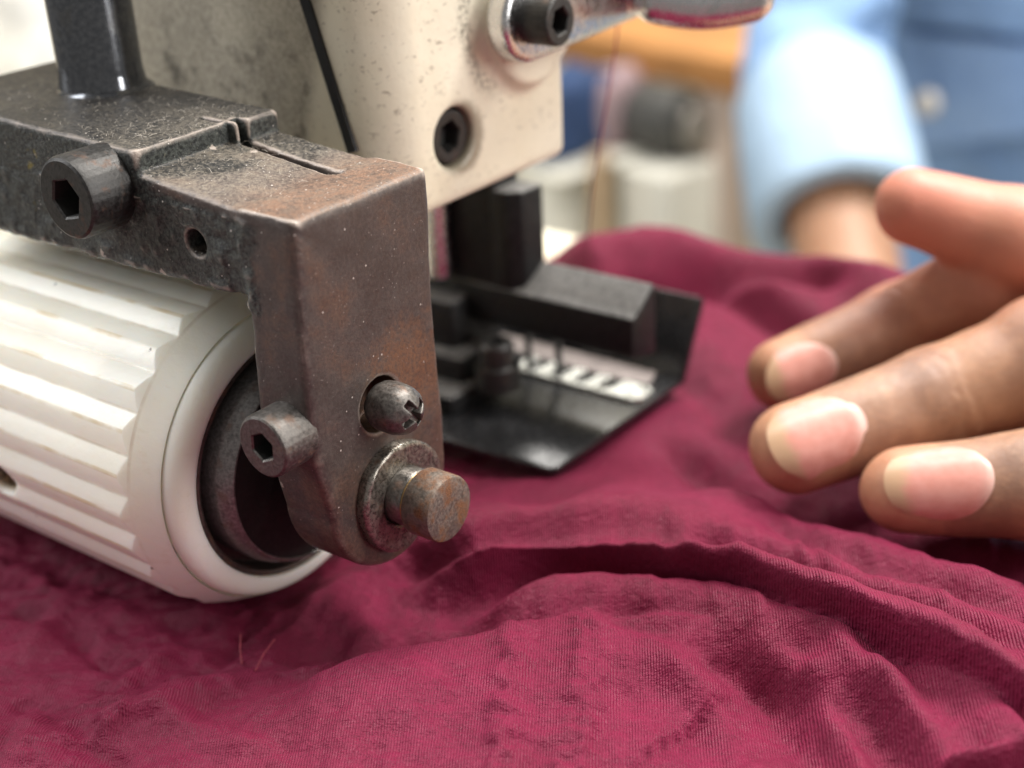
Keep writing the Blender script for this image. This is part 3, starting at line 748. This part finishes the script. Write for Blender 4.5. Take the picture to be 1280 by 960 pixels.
FO = [
    # the big roll of cloth in front of the needle plate and the deep crease under it
    ([(470, 665), (600, 616), (700, 604), (800, 620), (900, 662), (1010, 712), (1130, 762), (1300, 850)], -61, 15.5, (9.0, 4.6), 19, (.18, .02), 3.0),
    ([(420, 735), (560, 702), (660, 692), (770, 696), (880, 720), (1000, 764), (1110, 808), (1205, 860), (1290, 940)], -74, -5.0, 3.5, 4.0, (.15, .02)),
    ([(530, 752), (650, 722), (770, 714), (880, 734), (1000, 778), (1110, 830), (1205, 872), (1290, 965)], -67, 9.0, 10, 3.2, (.2, .03)),
    ([(250, 862), (430, 832), (560, 808), (640, 790), (745, 768), (860, 772), (960, 800), (1030, 850)], -68.5, 7.5, 24, 3.4, (.25, .25)),
    ([(330, 818), (460, 800), (560, 792), (650, 776)], -74, -2.6, 2.6, 3.0, (.2, .2)),
    # creases under the fingers
    ([(815, 530), (880, 588), (980, 636), (1100, 676), (1300, 728)], -73, -6, 4.5, 6, (.15, .02)),
    ([(850, 590), (950, 640), (1080, 690), (1200, 740), (1300, 790)], -72, 4.2, 6, 5, (.2, .02)),
    ([(930, 650), (1040, 706), (1150, 752), (1290, 812)], -72, -3.6, 3.5, 4, (.2, .05)),
    ([(1000, 640), (1120, 690), (1290, 750)], -72, 2.2, 4, 4, (.2, .05)),
    # long tight folds sweeping to the lower right
    ([(700, 770), (840, 792), (960, 840), (1060, 905), (1120, 985)], -70, -2.6, 2.6, 3.0, (.2, .05)),
    ([(760, 690), (900, 720), (1040, 762), (1160, 815), (1290, 905)], -66, -.6, 2.2, 2.6, (.2, .05)),
    ([(820, 640), (940, 682), (1060, 728), (1180, 775), (1290, 830)], -66, -2.2, 2.0, 2.6, (.2, .05)),
    ([(990, 830), (1090, 880), (1160, 930), (1200, 990)], -70, 3.2, 3.0, 3.4, (.2, .05)),
    ([(1060, 830), (1150, 890), (1215, 985)], -71, -3.4, 2.6, 3.0, (.2, .05)),
    # hollows at the right bottom
    ([(860, 790), (950, 845), (1010, 915), (1040, 985)], -69, -3.4, 3.4, 3.6, (.2, .05)),
    ([(900, 790), (1000, 840), (1060, 910), (1090, 985)], -68, 2.6, 2.6, 2.8, (.2, .05)),
    ([(960, 800), (1060, 860), (1130, 930), (1160, 990)], -69, -2.8, 2.8, 3.0, (.2, .05)),
    ([(800, 800), (880, 860), (930, 930), (950, 985)], -69, 1.8, 3.0, 3.0, (.25, .05)),
    
    ([(760, 860), (860, 900), (960, 960)], -72, -2.0, 7, 9, (.25, .1)),
    # folds at the far side
    ([(690, 330), (760, 312), (860, 302), (950, 308), (1050, 340), (1140, 385)], -66, 14, 12, 14, (.1, .03)),
    ([(720, 352), (800, 338), (900, 326), (990, 340), (1080, 372)], -66, -7.5, 4.0, 4.5, (.2, .2)),
    ([(860, 342), (930, 368), (990, 412), (1020, 450)], -70, -5.5, 4.0, 4.5, (.25, .25)),
    ([(900, 338), (980, 372), (1040, 420)], -70, 3.0, 4.5, 4.5, (.25, .25)),
    ([(830, 400), (900, 440), (950, 500)], -70, 3.0, 7, 7, (.25, .25)),
    ([(800, 440), (870, 490), (920, 550)], -72, -2.0, 4, 4, (.25, .25)),
    # soft ridges on the left
    ([(0, 905), (130, 885), (260, 845), (330, 822)], -74, 2.4, 9, 4, (.05, .3)),
    ([(-20, 800), (90, 770), (180, 760), (260, 790)], -75, 1.6, 6, 7, (.05, .3)),
    ([(20, 690), (120, 730), (240, 790), (300, 812)], -76, -1.6, 2.2, 3.0, (.2, .2)),
    ([(0, 750), (80, 790), (150, 850)], -76, -1.8, 2.0, 2.6, (.2, .2)),
    ([(230, 790), (190, 830), (120, 868)], -75, 1.8, 2.4, 2.4, (.2, .2)),
    ([(330, 760), (290, 800), (235, 845)], -75, -1.5, 2.0, 2.0, (.2, .2)),
    ([(60, 700), (70, 760), (40, 830)], -76, 1.5, 2.2, 2.2, (.2, .2)),
    ([(170, 880), (240, 900), (330, 950)], -74, 1.4, 2.4, 2.0, (.2, .2)),
    ([(0, 860), (90, 900), (150, 960)], -74, -1.6, 2.4, 2.0, (.1, .1)),
    ([(385, 790), (430, 738), (520, 700)], -75, 4.0, 6, 5, (.3, .3)),
    ([(130, 960), (300, 900), (470, 880), (600, 900)], -74, 1.2, 8, 9, (.2, .3)),
]
big = [fold(*f[:5], end=f[5], warp=wp*.7, pn=f[6] if len(f) > 6 else 2.0) for f in (FO[0], FO[2], FO[3])]
mx = big[0]
for b_ in big[1:]: mx = -smin(-mx, -b_, 1.2)
Zc += mx
for f in [FO[1]]+FO[4:]: Zc += fold(*f[:5], end=f[5], warp=wp, pn=f[6] if len(f) > 6 else 2.0)
# drop at the far edge of the bed and at the front
Zc -= (np.maximum(GY-(168-.05*(GX-10)), 0)**2)*.045
# fine crumple: short wrinkles, strongest at the seam on the left and centre
wr = np.abs(vnoise(P3*np.array([1, .55, 1], np.float32), 3.6, 31))
wr2 = np.abs(vnoise(np.stack([GX*.8+GY*.4, GY*.5-GX*.25, GX*0], -1), 5.5, 32))
mL = smooth(-GX-.3*GY, -30, 25)*.8+.35
wr3 = np.abs(vnoise(P3, 9.5, 36)); Zc += -(wr*.75+wr2*.8+wr3*.45)*mL*np.clip(smooth(60-GY, 0, 60)+.25, 0, 1)
Zc += .22*vnoise(P3, 1.5, 33)*mL
# stretched wrinkles running across the folds
ca, sa = -.57, .82
st = vnoise(np.stack([(GX*sa-GY*ca)/1.7+.9*vnoise(P3, 12, 38), (GX*ca+GY*sa)/15, GX*0], -1), 1.0, 37)+.8*vnoise(np.stack([(GX*sa-GY*ca)/3.6+.7*vnoise(P3, 14, 47), (GX*ca+GY*sa)/22, GX*0], -1), 1.0, 48)
Zc += .50*st*(.5+.8*smooth(vnoise(P3, 26, 49), -.3, .4))*smooth(GX, 0, 30)*smooth(-GY, -110, -80)
# short crepe dimples lying across the yarn
cd_ = vnoise(np.stack([(GX*sa-GY*ca)/5.0+.6*vnoise(P3, 8, 39), (GX*ca+GY*sa)/1.5, GX*0], -1), 1.0, 40)
cd2 = vnoise(np.stack([(GX*sa-GY*ca)/2.4, (GX*ca+GY*sa)/2.0+.5*vnoise(P3, 6, 44), GX*0], -1), 1.0, 45)
lft = smooth(-GX-.4*GY, -10, 25)
Zc += (.26*cd_+.22*cd2)*(1+1.1*lft)*smooth(70-GY, 0, 50)*(.45+.75*smooth(vnoise(P3, 22, 46), -.2, .4))
# gathered seams
def seam(pts, h, w):
    global Zc
    f = fold(pts, -71, 1.0, w, w, end=(.1, .05), warp=wp*.3)
    Zc += f*(h*1.7+.9*vnoise(P3*np.array([1, 1.6, 1], np.float32), 2.6, 34)+.6*vnoise(P3, 1.3, 35))-.35*f**8
seam([(648, 780), (640, 850), (628, 930), (622, 990)], 1.1, 2.8)
seam([(742, 765), (735, 840), (718, 920), (705, 990)], 1.2, 3.2)
seam([(-20, 930), (120, 885), (240, 846), (330, 824), (430, 812)], 1.0, 2.4)
# pressed down below roller, flattened under the foot
rc = np.clip(28.6**2-(GY-CY)**2, 0, None); under = (CZ-np.sqrt(rc))-.25
mk = (np.abs(GY-CY) < 28.4) & (GX < -24)
near = smooth(-GX, 20, 27)*smooth(28.6-np.abs(GY-CY), 0, 3)
Zc = np.where(near > 0, Zc*(1-near)+np.minimum(Zc, under)*near, Zc)
flat = smooth(GX, -95, -80)*smooth(-GX, -8, 4)*smooth(GY, 46, 60)*smooth(-GY, -126, -118)
Zc = np.where(flat > 0, Zc*(1-flat)+np.minimum(Zc, -72.2)*flat, Zc)
# sinks under the end of the shaft plate so nothing pokes through
pl = smooth(GX, -20, -13)*smooth(-GX, -16, -9)*smooth(GY, -6, 0)*smooth(-GY, -36, -28)
Zc = Zc*(1-pl)+np.minimum(Zc, -63)*pl
keep = (GX > -97+2.0*vnoise(P3, 12, 41)) | (GY < -9+1.5*vnoise(P3, 9, 42))
keep &= ~((GY > 118) & (GX < -78+.10*(GY-150)+1.2*vnoise(P3, 9, 43)))
CLOTHZ = Zc
def cz(x, y):
    i = int(round((x-gx[0])/.55)); j = int(round((y-gy[0])/.55)); return float(CLOTHZ[i, j])
nxg, nyg = GX.shape; idx = np.arange(nxg*nyg).reshape(nxg, nyg)
Q = np.stack([idx[:-1, :-1], idx[1:, :-1], idx[1:, 1:], idx[:-1, 1:]], -1)
kq = keep[:-1, :-1] & keep[1:, :-1] & keep[1:, 1:] & keep[:-1, 1:]
# the roll of cloth leans over towards the front, so the crease under it is a real undercut
lean = (7.5-4.0*smooth(GX, 8, 55))*np.clip(big[0]/15.0, 0, 1)**1.5
Q = Q[kq]; V = np.stack([GX+.57*lean, GY-.82*lean, Zc], -1).reshape(-1, 3)
used = np.unique(Q); rm = np.full(len(V), -1); rm[used] = np.arange(len(used)); V = V[used]; Q = rm[Q]
cl = mesh('garment', V, Q, m_cloth, base=(0, 0, -76))
tag(cl, 'crumpled burgundy crepe garment lying in folds under the roller and the presser foot', 'garment')
BASE['garment'] = np.array((0, 0, -76.))
for pts in ([(301, 822), (300, 812), (302, 800)], [(318, 832), (330, 818), (345, 808)]):
    w = [on(2, -74, *p) for p in pts]; z0 = cz(w[0][0], w[0][1])
    L = [np.array([p[0], p[1], z0+.2+1.2*i]) for i, p in enumerate(w)]
    mb = MB(); mb.tube(L, .16, 6); mb.build('loose_thread', m_thread, cl)

# =================================================================== MACHINE BED, TABLE, ROOM
bed = thing('machine_bed', 'cream machine bed showing at the edge of the burgundy cloth', 'machine bed', (-150, 100, -290))
boxes('bed_casting', m_paint, bed, ((-330, -60, -150), (-100, 60, -84)), ((-430, 60, -150), (-86, 208, -82)), bev=4)
boxes('bed_column', m_paint, bed, ((-330, 20, -290), (-150, 200, -150)), bev=6)
m_table = simple('pale_laminate', (.55, .50, .42), .45, 0, .1, .01, .05)
tb = thing('work_table', 'pale work table that carries the sewing machine', 'table', (0, 100, -960))
boxes('tabletop', m_table, tb, ((-420, -400, -320), (500, 330, -290)), bev=2)
for x in (-390, 470):
    for y in (-370, 300): boxes('leg', m_chrome, tb, ((x-18, y-18, -960), (x+18, y+18, -321)), bev=2)
m_floor = simple('pale_floor', (.60, .57, .50), .5, 0, .08, .004, 0)
m_wall = simple('cream_wall', (.70, .66, .52), .8, 0, .04, .003, 0)
mb = MB(); mb.add([(-6500, -3500, -960), (4500, -3500, -960), (4500, 6500, -960), (-6500, 6500, -960)], [(0, 1, 2, 3)])
tag(mb.build('floor', m_floor, base=(0, 0, -960), smooth=False), kind='structure')
boxes('upper_arm', m_paint, hd, ((-430, 47, 44.5), (-24, 110, 130)), bev=8)
boxes('pillar', m_paint, hd, ((-430, 47, -81.5), (-350, 110, 44)), bev=8)

# =================================================================== PERSON
pe = thing('person', 'person in a faded denim shirt reaching over the garment with an outstretched left hand', 'person', (-60, 700, -960))
def J(*l): return [on(2, z, *p) for p, z in l]
HND = dict(
    index=(J(((978, 468), -63), ((1115, 408), -57), ((1240, 358), -47), ((1430, 270), -37)), (7.4, 8.2, 10.6, 13)),
    middle=(J(((995, 560), -62), ((1165, 500), -58), ((1310, 450), -52), ((1540, 350), -40)), (8.6, 9.4, 11.3, 13)),
    ring=(J(((1130, 613), -64), ((1300, 606), -62), ((1440, 560), -56), ((1610, 450), -44)), (7.6, 9.4, 11.3, 12)),
    pinky=(J(((1345, 720), -66), ((1460, 690), -62), ((1560, 640), -56), ((1700, 540), -46)), (6.5, 7.2, 8.0, 9.5)),
    thumb=(J(((1142, 258), -30), ((1275, 300), -36), ((1450, 362), -44), ((1640, 400), -48)), (7.6, 9.8, 11, 13)))
WR = np.array([152., 200., -38.]); EL = np.array([265., 470., -70.])
def chain(P, J_, r, k=3.0):
    d = None
    for i in range(len(J_)-1):
        e = scap(P, J_[i], J_[i+1], r[i], r[i+1]); d = e if d is None else smin(d, e, k)
    return d
def left_hand(P):
    d = None
    fs = []
    for nme in ('index', 'middle', 'ring', 'pinky'):
        j, r = HND[nme]
        f = chain(P, j, r)
        # pads under the tips, knuckle swelling on the back of the middle joint
        f = smin(f, np.linalg.norm(P-(j[2]+np.array([0, 0, 1.6])).astype(np.float32), axis=-1)-(r[2]-.6), 2.5)
        fs.append(f)
    d = fs[0]
    for f in fs[1:]: d = smin(d, f, 1.3)
    palm = None
    for nme in ('index', 'middle', 'ring', 'pinky'):
        j, r = HND[nme]; e = scap(P, j[3], WR, r[3]+1.5, 17); palm = e if palm is None else smin(palm, e, 9)
    d = smin(d, palm, 5)
    j, r = HND['thumb']
    d2 = chain(P, j, r, 4); d2 = smin(d2, scap(P, j[3], WR, 15, 17), 12)
    d = np.where(True, smin(d, d2, 2.0), d)
    d = smin(d, scap(P, WR, EL, 19, 34), 14)
    for nme in ('index', 'middle', 'ring'):
        j, r = HND[nme]; a = nd(j[0]-j[1]); n = nd(CAM-j[1]); n = nd(n-a*n.dot(a)); q = P-j[1].astype(np.float32)
        sa_ = q@a.astype(np.float32)+1.5*vnoise(P, 5, 52); fr = smoothf(q@n.astype(np.float32), 1.5, 5)*(np.linalg.norm(q, axis=-1) < 16)
        for s0, dp in ((-2.9, .16), (0, .24), (2.2, .12)): d = d+fr*dp*np.exp(-((sa_-s0)/.65)**2)
    return d+.22*vnoise(P, 5.5, 51)
lo = np.array([8, 58, -82.]); hi = np.array([190, 262, -4.])
V1, Q1 = surf(left_hand, lo, hi, .72)
# right forearm and hand, upper arms, neck-less trunk: the rest of the same body
rA = dep(1035, -110, 860); cU = dep(1020, 112, 838); cL = dep(1050, 276, 785); _x = nd(cL-cU); rW = cL+_x*78; rS = dep(1120, -520, 960)
T0 = dep(1365, 120, 985)
lS = T0+np.array([190, 60, 330.])
def rest(P):
    d = scap(P, cU, rW, 30, 28); d = smin(d, scap(P, rA, cU, 26, 30), 6); d = smin(d, scap(P, rS, rA, 24, 26), 8)
    f0 = nd(rW-cU); c = rW+f0*45
    d = smin(d, scap(P, rW, c, 19, 22), 12)
    sd = nd(np.cross(f0, [0, 0, 1.]))
    for k in range(4):
        o = (k-1.5)*15; a = c+sd*o; d = smin(d, scap(P, a, a+f0*(58-6*abs(k-1.4))+np.array([0, 0, -14.]), 9, 7), 2)
    d = smin(d, scap(P, rW+sd*14, rW+sd*38+f0*45, 11, 8), 4)
    d = smin(d, scap(P, EL, lS, 34, 44), 10)
    q = (P-T0.astype(np.float32)); tor = np.sqrt((q[..., 0]/115)**2+(q[..., 1]/65)**2)
    tor = np.maximum((tor-1)*65, np.abs(q[..., 2]-40)-300)
    return np.minimum(d, tor.astype(np.float32))
allp = np.stack([rA, rW, rS, EL, lS, T0+np.array([-170, -110, -280]), T0+np.array([170, 110, 350])])
V2, Q2 = surf(rest, allp.min(0)-60, allp.max(0)+60, 6.5)
Vb = np.concatenate([V1, V2]); Qb = np.concatenate([Q1, Q2+len(V1)])
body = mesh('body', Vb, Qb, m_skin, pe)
pig_light = np.zeros((len(Vb), 4), np.float32); pig_light[:, 3] = 1
for nme, (j, r) in HND.items():
    for k, w, s_ in ((1, 1.0, 1.0), (2, .8, 1.2)):
        if nme == 'thumb': w *= .3
        pig_light[:, 0] = np.maximum(pig_light[:, 0], w*np.exp(-(np.linalg.norm(Vb-(j[k]+np.array([-2, -5, 5])), axis=1)/(r[k]*1.05*s_))**2))
    # the skin round the nail root is darker, the finger ends redder
    rt = j[0]+nd(j[1]-j[0])*13
    if nme != 'thumb': pig_light[:, 0] = np.maximum(pig_light[:, 0], .75*np.exp(-((np.linalg.norm(Vb-rt, axis=1)-6)/6.5)**2)*(((Vb-j[0])@nd(j[1]-j[0])) > 6))
    pig_light[:, 1] = np.maximum(pig_light[:, 1], (1.0 if nme == 'thumb' else .30)*np.exp(-(np.linalg.norm(Vb-j[0], axis=1)/(22 if nme == 'thumb' else 9))**2))
jt = HND['thumb'][0]
pig_light[:, 1] = np.maximum(pig_light[:, 1], .8*np.exp(-(np.linalg.norm(Vb-jt[1], axis=1)/20)**2))  # thumb's red tint stands in for light glowing through the flesh
pig_light[len(V1):, 0] = .35  # rest of the body painted darker to offset the strong light on it
at = body.data.attributes.new('pigment_and_light', 'FLOAT_COLOR', 'POINT'); at.data.foreach_set('color', pig_light.ravel())

def nail(nme, base_d, tip_d, half, tilt, lift=.35):
    j, r = HND[nme]; T = j[0]; a = nd(T-j[1]); toC = nd(CAM-T)
    n = toC+np.array(tilt, float); n = nd(n-a*n.dot(a)); b = np.cross(a, n)
    nu, nv = 26, 19; V = []; C = []
    for layer in (0, 1):
        for iu in range(nu):
            u = iu/(nu-1); s = -base_d+u*(base_d+tip_d)
            for iv in range(nv):
                v = -1+2*iv/(nv-1)
                # rounded outline
                su = (u-.5)*2
                wid = half*(1-.38*max(0, -su)**2.4-.22*max(0, su)**3)
                ss = s-(abs(v)**2.2)*(3.2 if su > 0 else -3.6)*abs(su)**1.3
                rr = r[0]+(r[1]-r[0])*(-ss)/np.linalg.norm(T-j[1]) if ss <= 0 else r[0]-ss**2*.022
                phi = v*wid/r[0]
                R_ = rr+lift-(.55 if layer else 0)-.55*abs(v)**4-(.45 if u < .06 else 0)
                V.append(T+a*ss+(n*math.cos(phi)+b*math.sin(phi))*R_); C.append(u)
    Fc = []
    N = nu*nv
    for i in range(nu-1):
        for k in range(nv-1):
            q = (i*nv+k, i*nv+k+1, (i+1)*nv+k+1, (i+1)*nv+k); Fc.append(q[::-1]); Fc.append(tuple(x+N for x in q))
    rim = [i for i in range(nv)]+[i*nv+nv-1 for i in range(1, nu)]+[(nu-1)*nv+k for k in range(nv-2, -1, -1)]+[i*nv for i in range(nu-2, 0, -1)]
    for x, y in zip(rim, rim[1:]+rim[:1]): Fc.append((x, y, y+N, x+N))
    o = mesh('fingernail', V, Fc, m_nail, body, sharp=50)
    col = np.zeros((2*N, 4), np.float32); col[:, 0] = C; col[:, 3] = 1
    A = o.data.attributes.new('nail', 'FLOAT_COLOR', 'POINT'); A.data.foreach_set('color', col.ravel())
BASE[body.name] = base_of(pe)
nail('middle', 11.0, 7.7, 8.8, (0, 0, .18))
nail('index', 10.0, 6.4, 6.8, (-.1, 0, -.25))
nail('ring', 15.0, 3.8, 7.4, (0, 0, .25))

# denim shirt: trunk and both sleeves as one garment, open at the right cuff
lC = EL*.75+WR*.25
def shirt(P):
    d = scap(P, rS, rA, 58, 50); d = smin(d, scap(P, rA, cU, 50, 42), 14)
    d = smin(d, scap(P, lC, EL, 36, 46), 10); d = smin(d, scap(P, EL, lS, 46, 58), 14)
    q = (P-T0.astype(np.float32)); tor = np.sqrt((q[..., 0]/166)**2+(q[..., 1]/112)**2)
    tor = np.maximum((tor-1)*108, np.abs(q[..., 2]-42)-312)
    d = smin(d, tor.astype(np.float32), 34)
    w = P*np.array([.5, .5, 1.0], np.float32)
    fo_ = np.abs(vnoise(np.stack([P[..., 0]*.5+P[..., 2]*.35, P[..., 1]*.4, P[..., 2]*.9-P[..., 0]*.3], -1), 26, 64))
    return d+6.0*vnoise(w, 30, 61)+2.5*vnoise(w, 13, 62)+9*(fo_-.3)
V, Q = surf(shirt, allp.min(0)-90, allp.max(0)+90, 5.5)
so = mesh('shirt', V, Q, m_denim, pe); BASE[so.name] = base_of(pe)
mb = MB(); ax = nd(cL-cU); L = np.linalg.norm(cL-cU)
mb.rings(cU, ax, [(-2, 40), (0, 46), (6, 49), (L*.5, 50), (L-3, 51), (L+1, 48.5), (L+2, 44), (L+1, 38), (L-3, 34), (L-14, 32)], 64, (False, False))
mb.V = [v+3.0*float(vnoise(np.array([v]), 30, 63)[0])*nd(v-cU) for v in mb.V]
mb.build('cuff', m_cuff, so)
# chest pocket with flap and a pearl button, following the trunk
side = nd(np.array([R[0, 0], R[1, 0], 0])); frn = nd(np.cross([0, 0, 1.], side)); frn = frn if frn.dot(CAM-T0) > 0 else -frn
def on_trunk(px, py, lift):
    r = ray(px, py)
    o = CAM-T0; A = (r[0]/(166+lift))**2+(r[1]/(112+lift))**2; B = 2*(r[0]*o[0]/(166+lift)**2+r[1]*o[1]/(112+lift)**2); Cc = (o[0]/(166+lift))**2+(o[1]/(112+lift))**2-1
    D = B*B-4*A*Cc
    t = (-B-math.sqrt(max(D, 0)))/(2*A); return CAM+t*r
def patch(name, quad, mat, lift, parent, n=14):
    V = []; Fc = []
    q = [np.array(p, float) for p in quad]
    for lay in (lift, lift-7):
        for i in range(n):
            for k in range(n):
                u, v = i/(n-1), k/(n-1); p = (q[0]*(1-u)+q[1]*u)*(1-v)+(q[3]*(1-u)+q[2]*u)*v
                V.append(on_trunk(p[0], p[1], lay))
    N = n*n
    for i in range(n-1):
        for k in range(n-1):
            f = (i*n+k, i*n+k+1, (i+1)*n+k+1, (i+1)*n+k); Fc.append(f); Fc.append(tuple(x+N for x in f[::-1]))
    rim = [k for k in range(n)]+[i*n+n-1 for i in range(1, n)]+[(n-1)*n+k for k in range(n-2, -1, -1)]+[i*n for i in range(n-2, 0, -1)]
    for x, y in zip(rim, rim[1:]+rim[:1]): Fc.append((y, x, x+N, y+N))
    return mesh(name, V, Fc, mat, parent, sharp=40)
patch('pocket', [(1122, 40), (1420, 70), (1420, 150), (1146, 186)], m_pocket, 12, so)
patch('pocket_flap', [(1108, -40), (1420, -20), (1420, 60), (1120, 26)], m_denim, 15, so)
p = on_trunk(1156, 130, 22); nrm = nd(np.array([(p-T0)[0]/166**2, (p-T0)[1]/112**2, 0]))
mb = MB(); mb.rings(p, nrm, [(-6, 8.5), (1, 8.6), (2.2, 8.2), (2.4, 7), (1.6, 6), (1.6, .1)], 32, (True, True)); mb.build('button', m_button, so)

# =================================================================== WORKSHOP BEHIND
m_wood = simple('orange_wood', (.44, .20, .06), .5, 0, .2, .01, 0)
bA = on(2, -250, 640, 26); bB = on(2, -250, 1010, 92)
u = nd(bB-bA); v = np.cross([0, 0, 1.], u); W = float(np.linalg.norm(bB-bA))
RW = np.stack([u, v, np.array([0, 0, 1.])], 1)
wb = thing('wooden_workbench', 'orange wooden workbench standing far behind the sewing machine', 'workbench', (*(bA+u*W/2+v*300)[:2], -960))
def rbox(name, mat, parent, lo, hi, bev=3):
    mb = MB(); mb.box(lo, hi, bev, RW, (bA[0], bA[1], 0)); return mb.build(name, mat, parent)
rbox('tabletop', m_wood, wb, (-120, 0, -285), (W+160, 620, -250))
m_leg = simple('beige_painted_leg', (.50, .40, .33), .5, 0, .1, .01, 0)
xl = (on(1, float((bA+v*20)[1]), 890, 200)-bA).dot(u)
rbox('leg', m_leg, wb, (W*.66, 6, -960), (W*.66+42, 50, -286)); rbox('leg', m_leg, wb, (-110, 6, -960), (-68, 50, -286))
rbox('leg', m_leg, wb, (W*.66, 560, -960), (W*.66+42, 604, -286)); rbox('leg', m_leg, wb, (-110, 560, -960), (-68, 604, -286))
def at_d(px, py, d): return dep(px, py, d)
m_white = simple('white_cabinet_paint', (.64, .62, .54), .5, 0, .05, .01, 0)
def stand(name, label, cat, px0, px1, py, d, depth, zlo, mat, part, h=None, bev=6):
    a = at_d(px0, py, d); b = at_d(px1, py, d); w = abs((b-a).dot(u)); c = (a+b)/2
    t = thing(name, label, cat, (c[0], c[1], zlo))
    mb = MB(); mb.box((-w/2, -depth*.1, zlo), (w/2, depth, c[2]), bev, RW, (c[0], c[1], 0)); mb.build(part, mat, t)
    return t, c, w
cabn, cc, cw = stand('storage_cabinet', 'white storage cabinet under the far end of the wooden workbench', 'cabinet', 762, 893, 206, 1420, 300, -960, m_white, 'cabinet_body')
mb = MB(); mb.box((-cw*.3, -36, cc[2]-150), (cw*.3, -31, cc[2]-142), 1, RW, (cc[0], cc[1], 0)); mb.build('handle', m_chrome, cabn)
mo = thing('motor', 'dark grey machine motor standing on the white storage cabinet', 'motor', tuple(cc+v*60))
mc = at_d(832, 150, 1440); m_motor = simple('dark_grey_motor', (.07, .068, .062), .5, .2, .3, .02, 0)
mb = MB(); mb.rings(mc-u*34, u, [(0, 30), (3, 36), (50, 37), (66, 33), (70, 20)], 40); mb.build('motor_housing', m_motor, mo)
mb = MB(); mb.box((-30, -20, float(cc[2])+1), (30, 26, float(mc[2])-25), 3, RW, (mc[0], mc[1], 0)); mb.build('motor_foot', m_motor, mo)
mb = MB(); mb.rings(mc+u*36, u, [(0, 12), (5, 22), (9, 18), (13, 22), (18, 12)], 32); mb.build('pulley', simple('pulley_metal', (.25, .23, .2), .4, .6), mo)
m_blue = simple('dark_blue_cloth', (.022, .05, .13), .85, 0, .3, .02, 0)
m_mauve = simple('mauve_cloth', (.34, .24, .25), .85, 0, .2, .02, 0)
def bundle(name, label, cat, px, py, d, sz, mat, seed, zlo=None):
    c = at_d(px, py, d); sz = np.array(sz, float)
    def f(P):
        q = (P-c.astype(np.float32))@RW.astype(np.float32)
        e = np.abs(q)/sz; dd = ((e**3).sum(-1)**(1/3)-1)*sz.min()
        return dd+sz.min()*.16*vnoise(P*np.array([1, 1, .35], np.float32), sz.min()*.7, seed)
    rad = float(np.linalg.norm(sz))*1.0
    V, Q = surf(f, c-rad, c+rad, max(2.0, float(sz.min())/9))
    return tag(mesh(name, V, Q, mat, base=(c[0], c[1], c[2]-sz[2])), label, cat)
sc2, c2, _ = stand('supply_box', 'pale cardboard supply box under the blue cloth bundle', 'box', 655, 732, 212, 1420, 240, -960, simple('pale_card', (.72, .70, .60), .7, 0, .08, .01, 0), 'box_body')
mb = MB(); mb.box((-38, -28, float(c2[2])+.5), (38, 220, float(c2[2])+4), 1, RW, (c2[0], c2[1], 0)); mb.build('lid', m_white, sc2)
bundle('cloth_bundle', 'dark blue cloth bundle lying on the pale supply box', 'cloth', 715, 140, 1440, (30, 60, 46), m_blue, 71)
bundle('cloth_bundle', 'mauve cloth bundle between the blue bundle and the dark motor', 'cloth', 768, 145, 1470, (22, 50, 48), m_mauve, 72)
pst, _, _ = stand('wooden_post', 'thin pale wooden post seen past the hanging thread', 'post', 733, 752, 190, 1390, 18, -960, simple('pale_wood', (.46, .32, .19), .6, 0, .15, .02, 0), 'post_shaft', bev=2)
m_wcloth = simple('white_cotton', (.62, .64, .67), .85, 0, .3, .035, 3.0, .03)
bundle('cloth_bundle', 'white cloth pile at the far left behind the black post', 'cloth', 10, 20, 640, (95, 70, 75), m_wcloth, 73)
# wall
mb = MB(); wc = at_d(900, 200, 2700); a = wc-u*3200; b = wc+u*3200
mb.add([(a[0], a[1], -960), (b[0], b[1], -960), (b[0], b[1], 1800), (a[0], a[1], 1800)], [(0, 1, 2, 3)])
n_ = v*60; mb.add([(a[0]+n_[0], a[1]+n_[1], -960), (b[0]+n_[0], b[1]+n_[1], -960), (b[0]+n_[0], b[1]+n_[1], 1800), (a[0]+n_[0], a[1]+n_[1], 1800)], [(3, 2, 1, 0)])
tag(mb.build('workshop_wall', m_wall, base=(wc[0], wc[1], -960), smooth=False), 'plain cream workshop wall behind the workbench', 'wall')

# =================================================================== LIGHT
w = bpy.data.worlds.new('World'); scn.world = w; w.use_nodes = True
w.node_tree.nodes['Background'].inputs[0].default_value = (1.0, .97, .93, 1); w.node_tree.nodes['Background'].inputs[1].default_value = .30
def area(name, loc, target, sx, sy, power, col=(1, .97, .92)):
    l = bpy.data.lights.new(name, 'AREA'); l.shape = 'RECTANGLE'; l.size = sx*S; l.size_y = sy*S; l.energy = power; l.color = col
    o = bpy.data.objects.new(name, l); COL.objects.link(o); o.location = [c*S for c in loc]
    o.rotation_euler = (Vector(target)-Vector(loc)).to_track_quat('-Z', 'Y').to_euler(); return o
area('overhead_light', (290, 800, 1380), (20, 60, -50), 700, 260, 42)
area('overhead_light', (-250, 420, 1900), (-60, 350, -80), 900, 260, 24)  # second overhead light, added to brighten the shirt front
area('side_fill_light', (-900, -480, 820), (-40, 10, -50), 420, 1100, 16, (.97, .98, 1))  # unseen source put in for the post's left highlight and the roller front
area('side_fill_light', (1000, 330, 480), (-60, 500, -80), 260, 1000, 12, (1, .98, .96))  # unseen source for the post's right highlight, turned to the torso as added fill
area('far_lamp', (-900, 1500, 1700), (-500, 1300, -300), 1500, 600, 40)
scn.view_settings.view_transform = 'Standard'; scn.view_settings.look = 'None'; scn.view_settings.exposure = 0; scn.view_settings.gamma = 1
scn.cycles.use_denoising = True
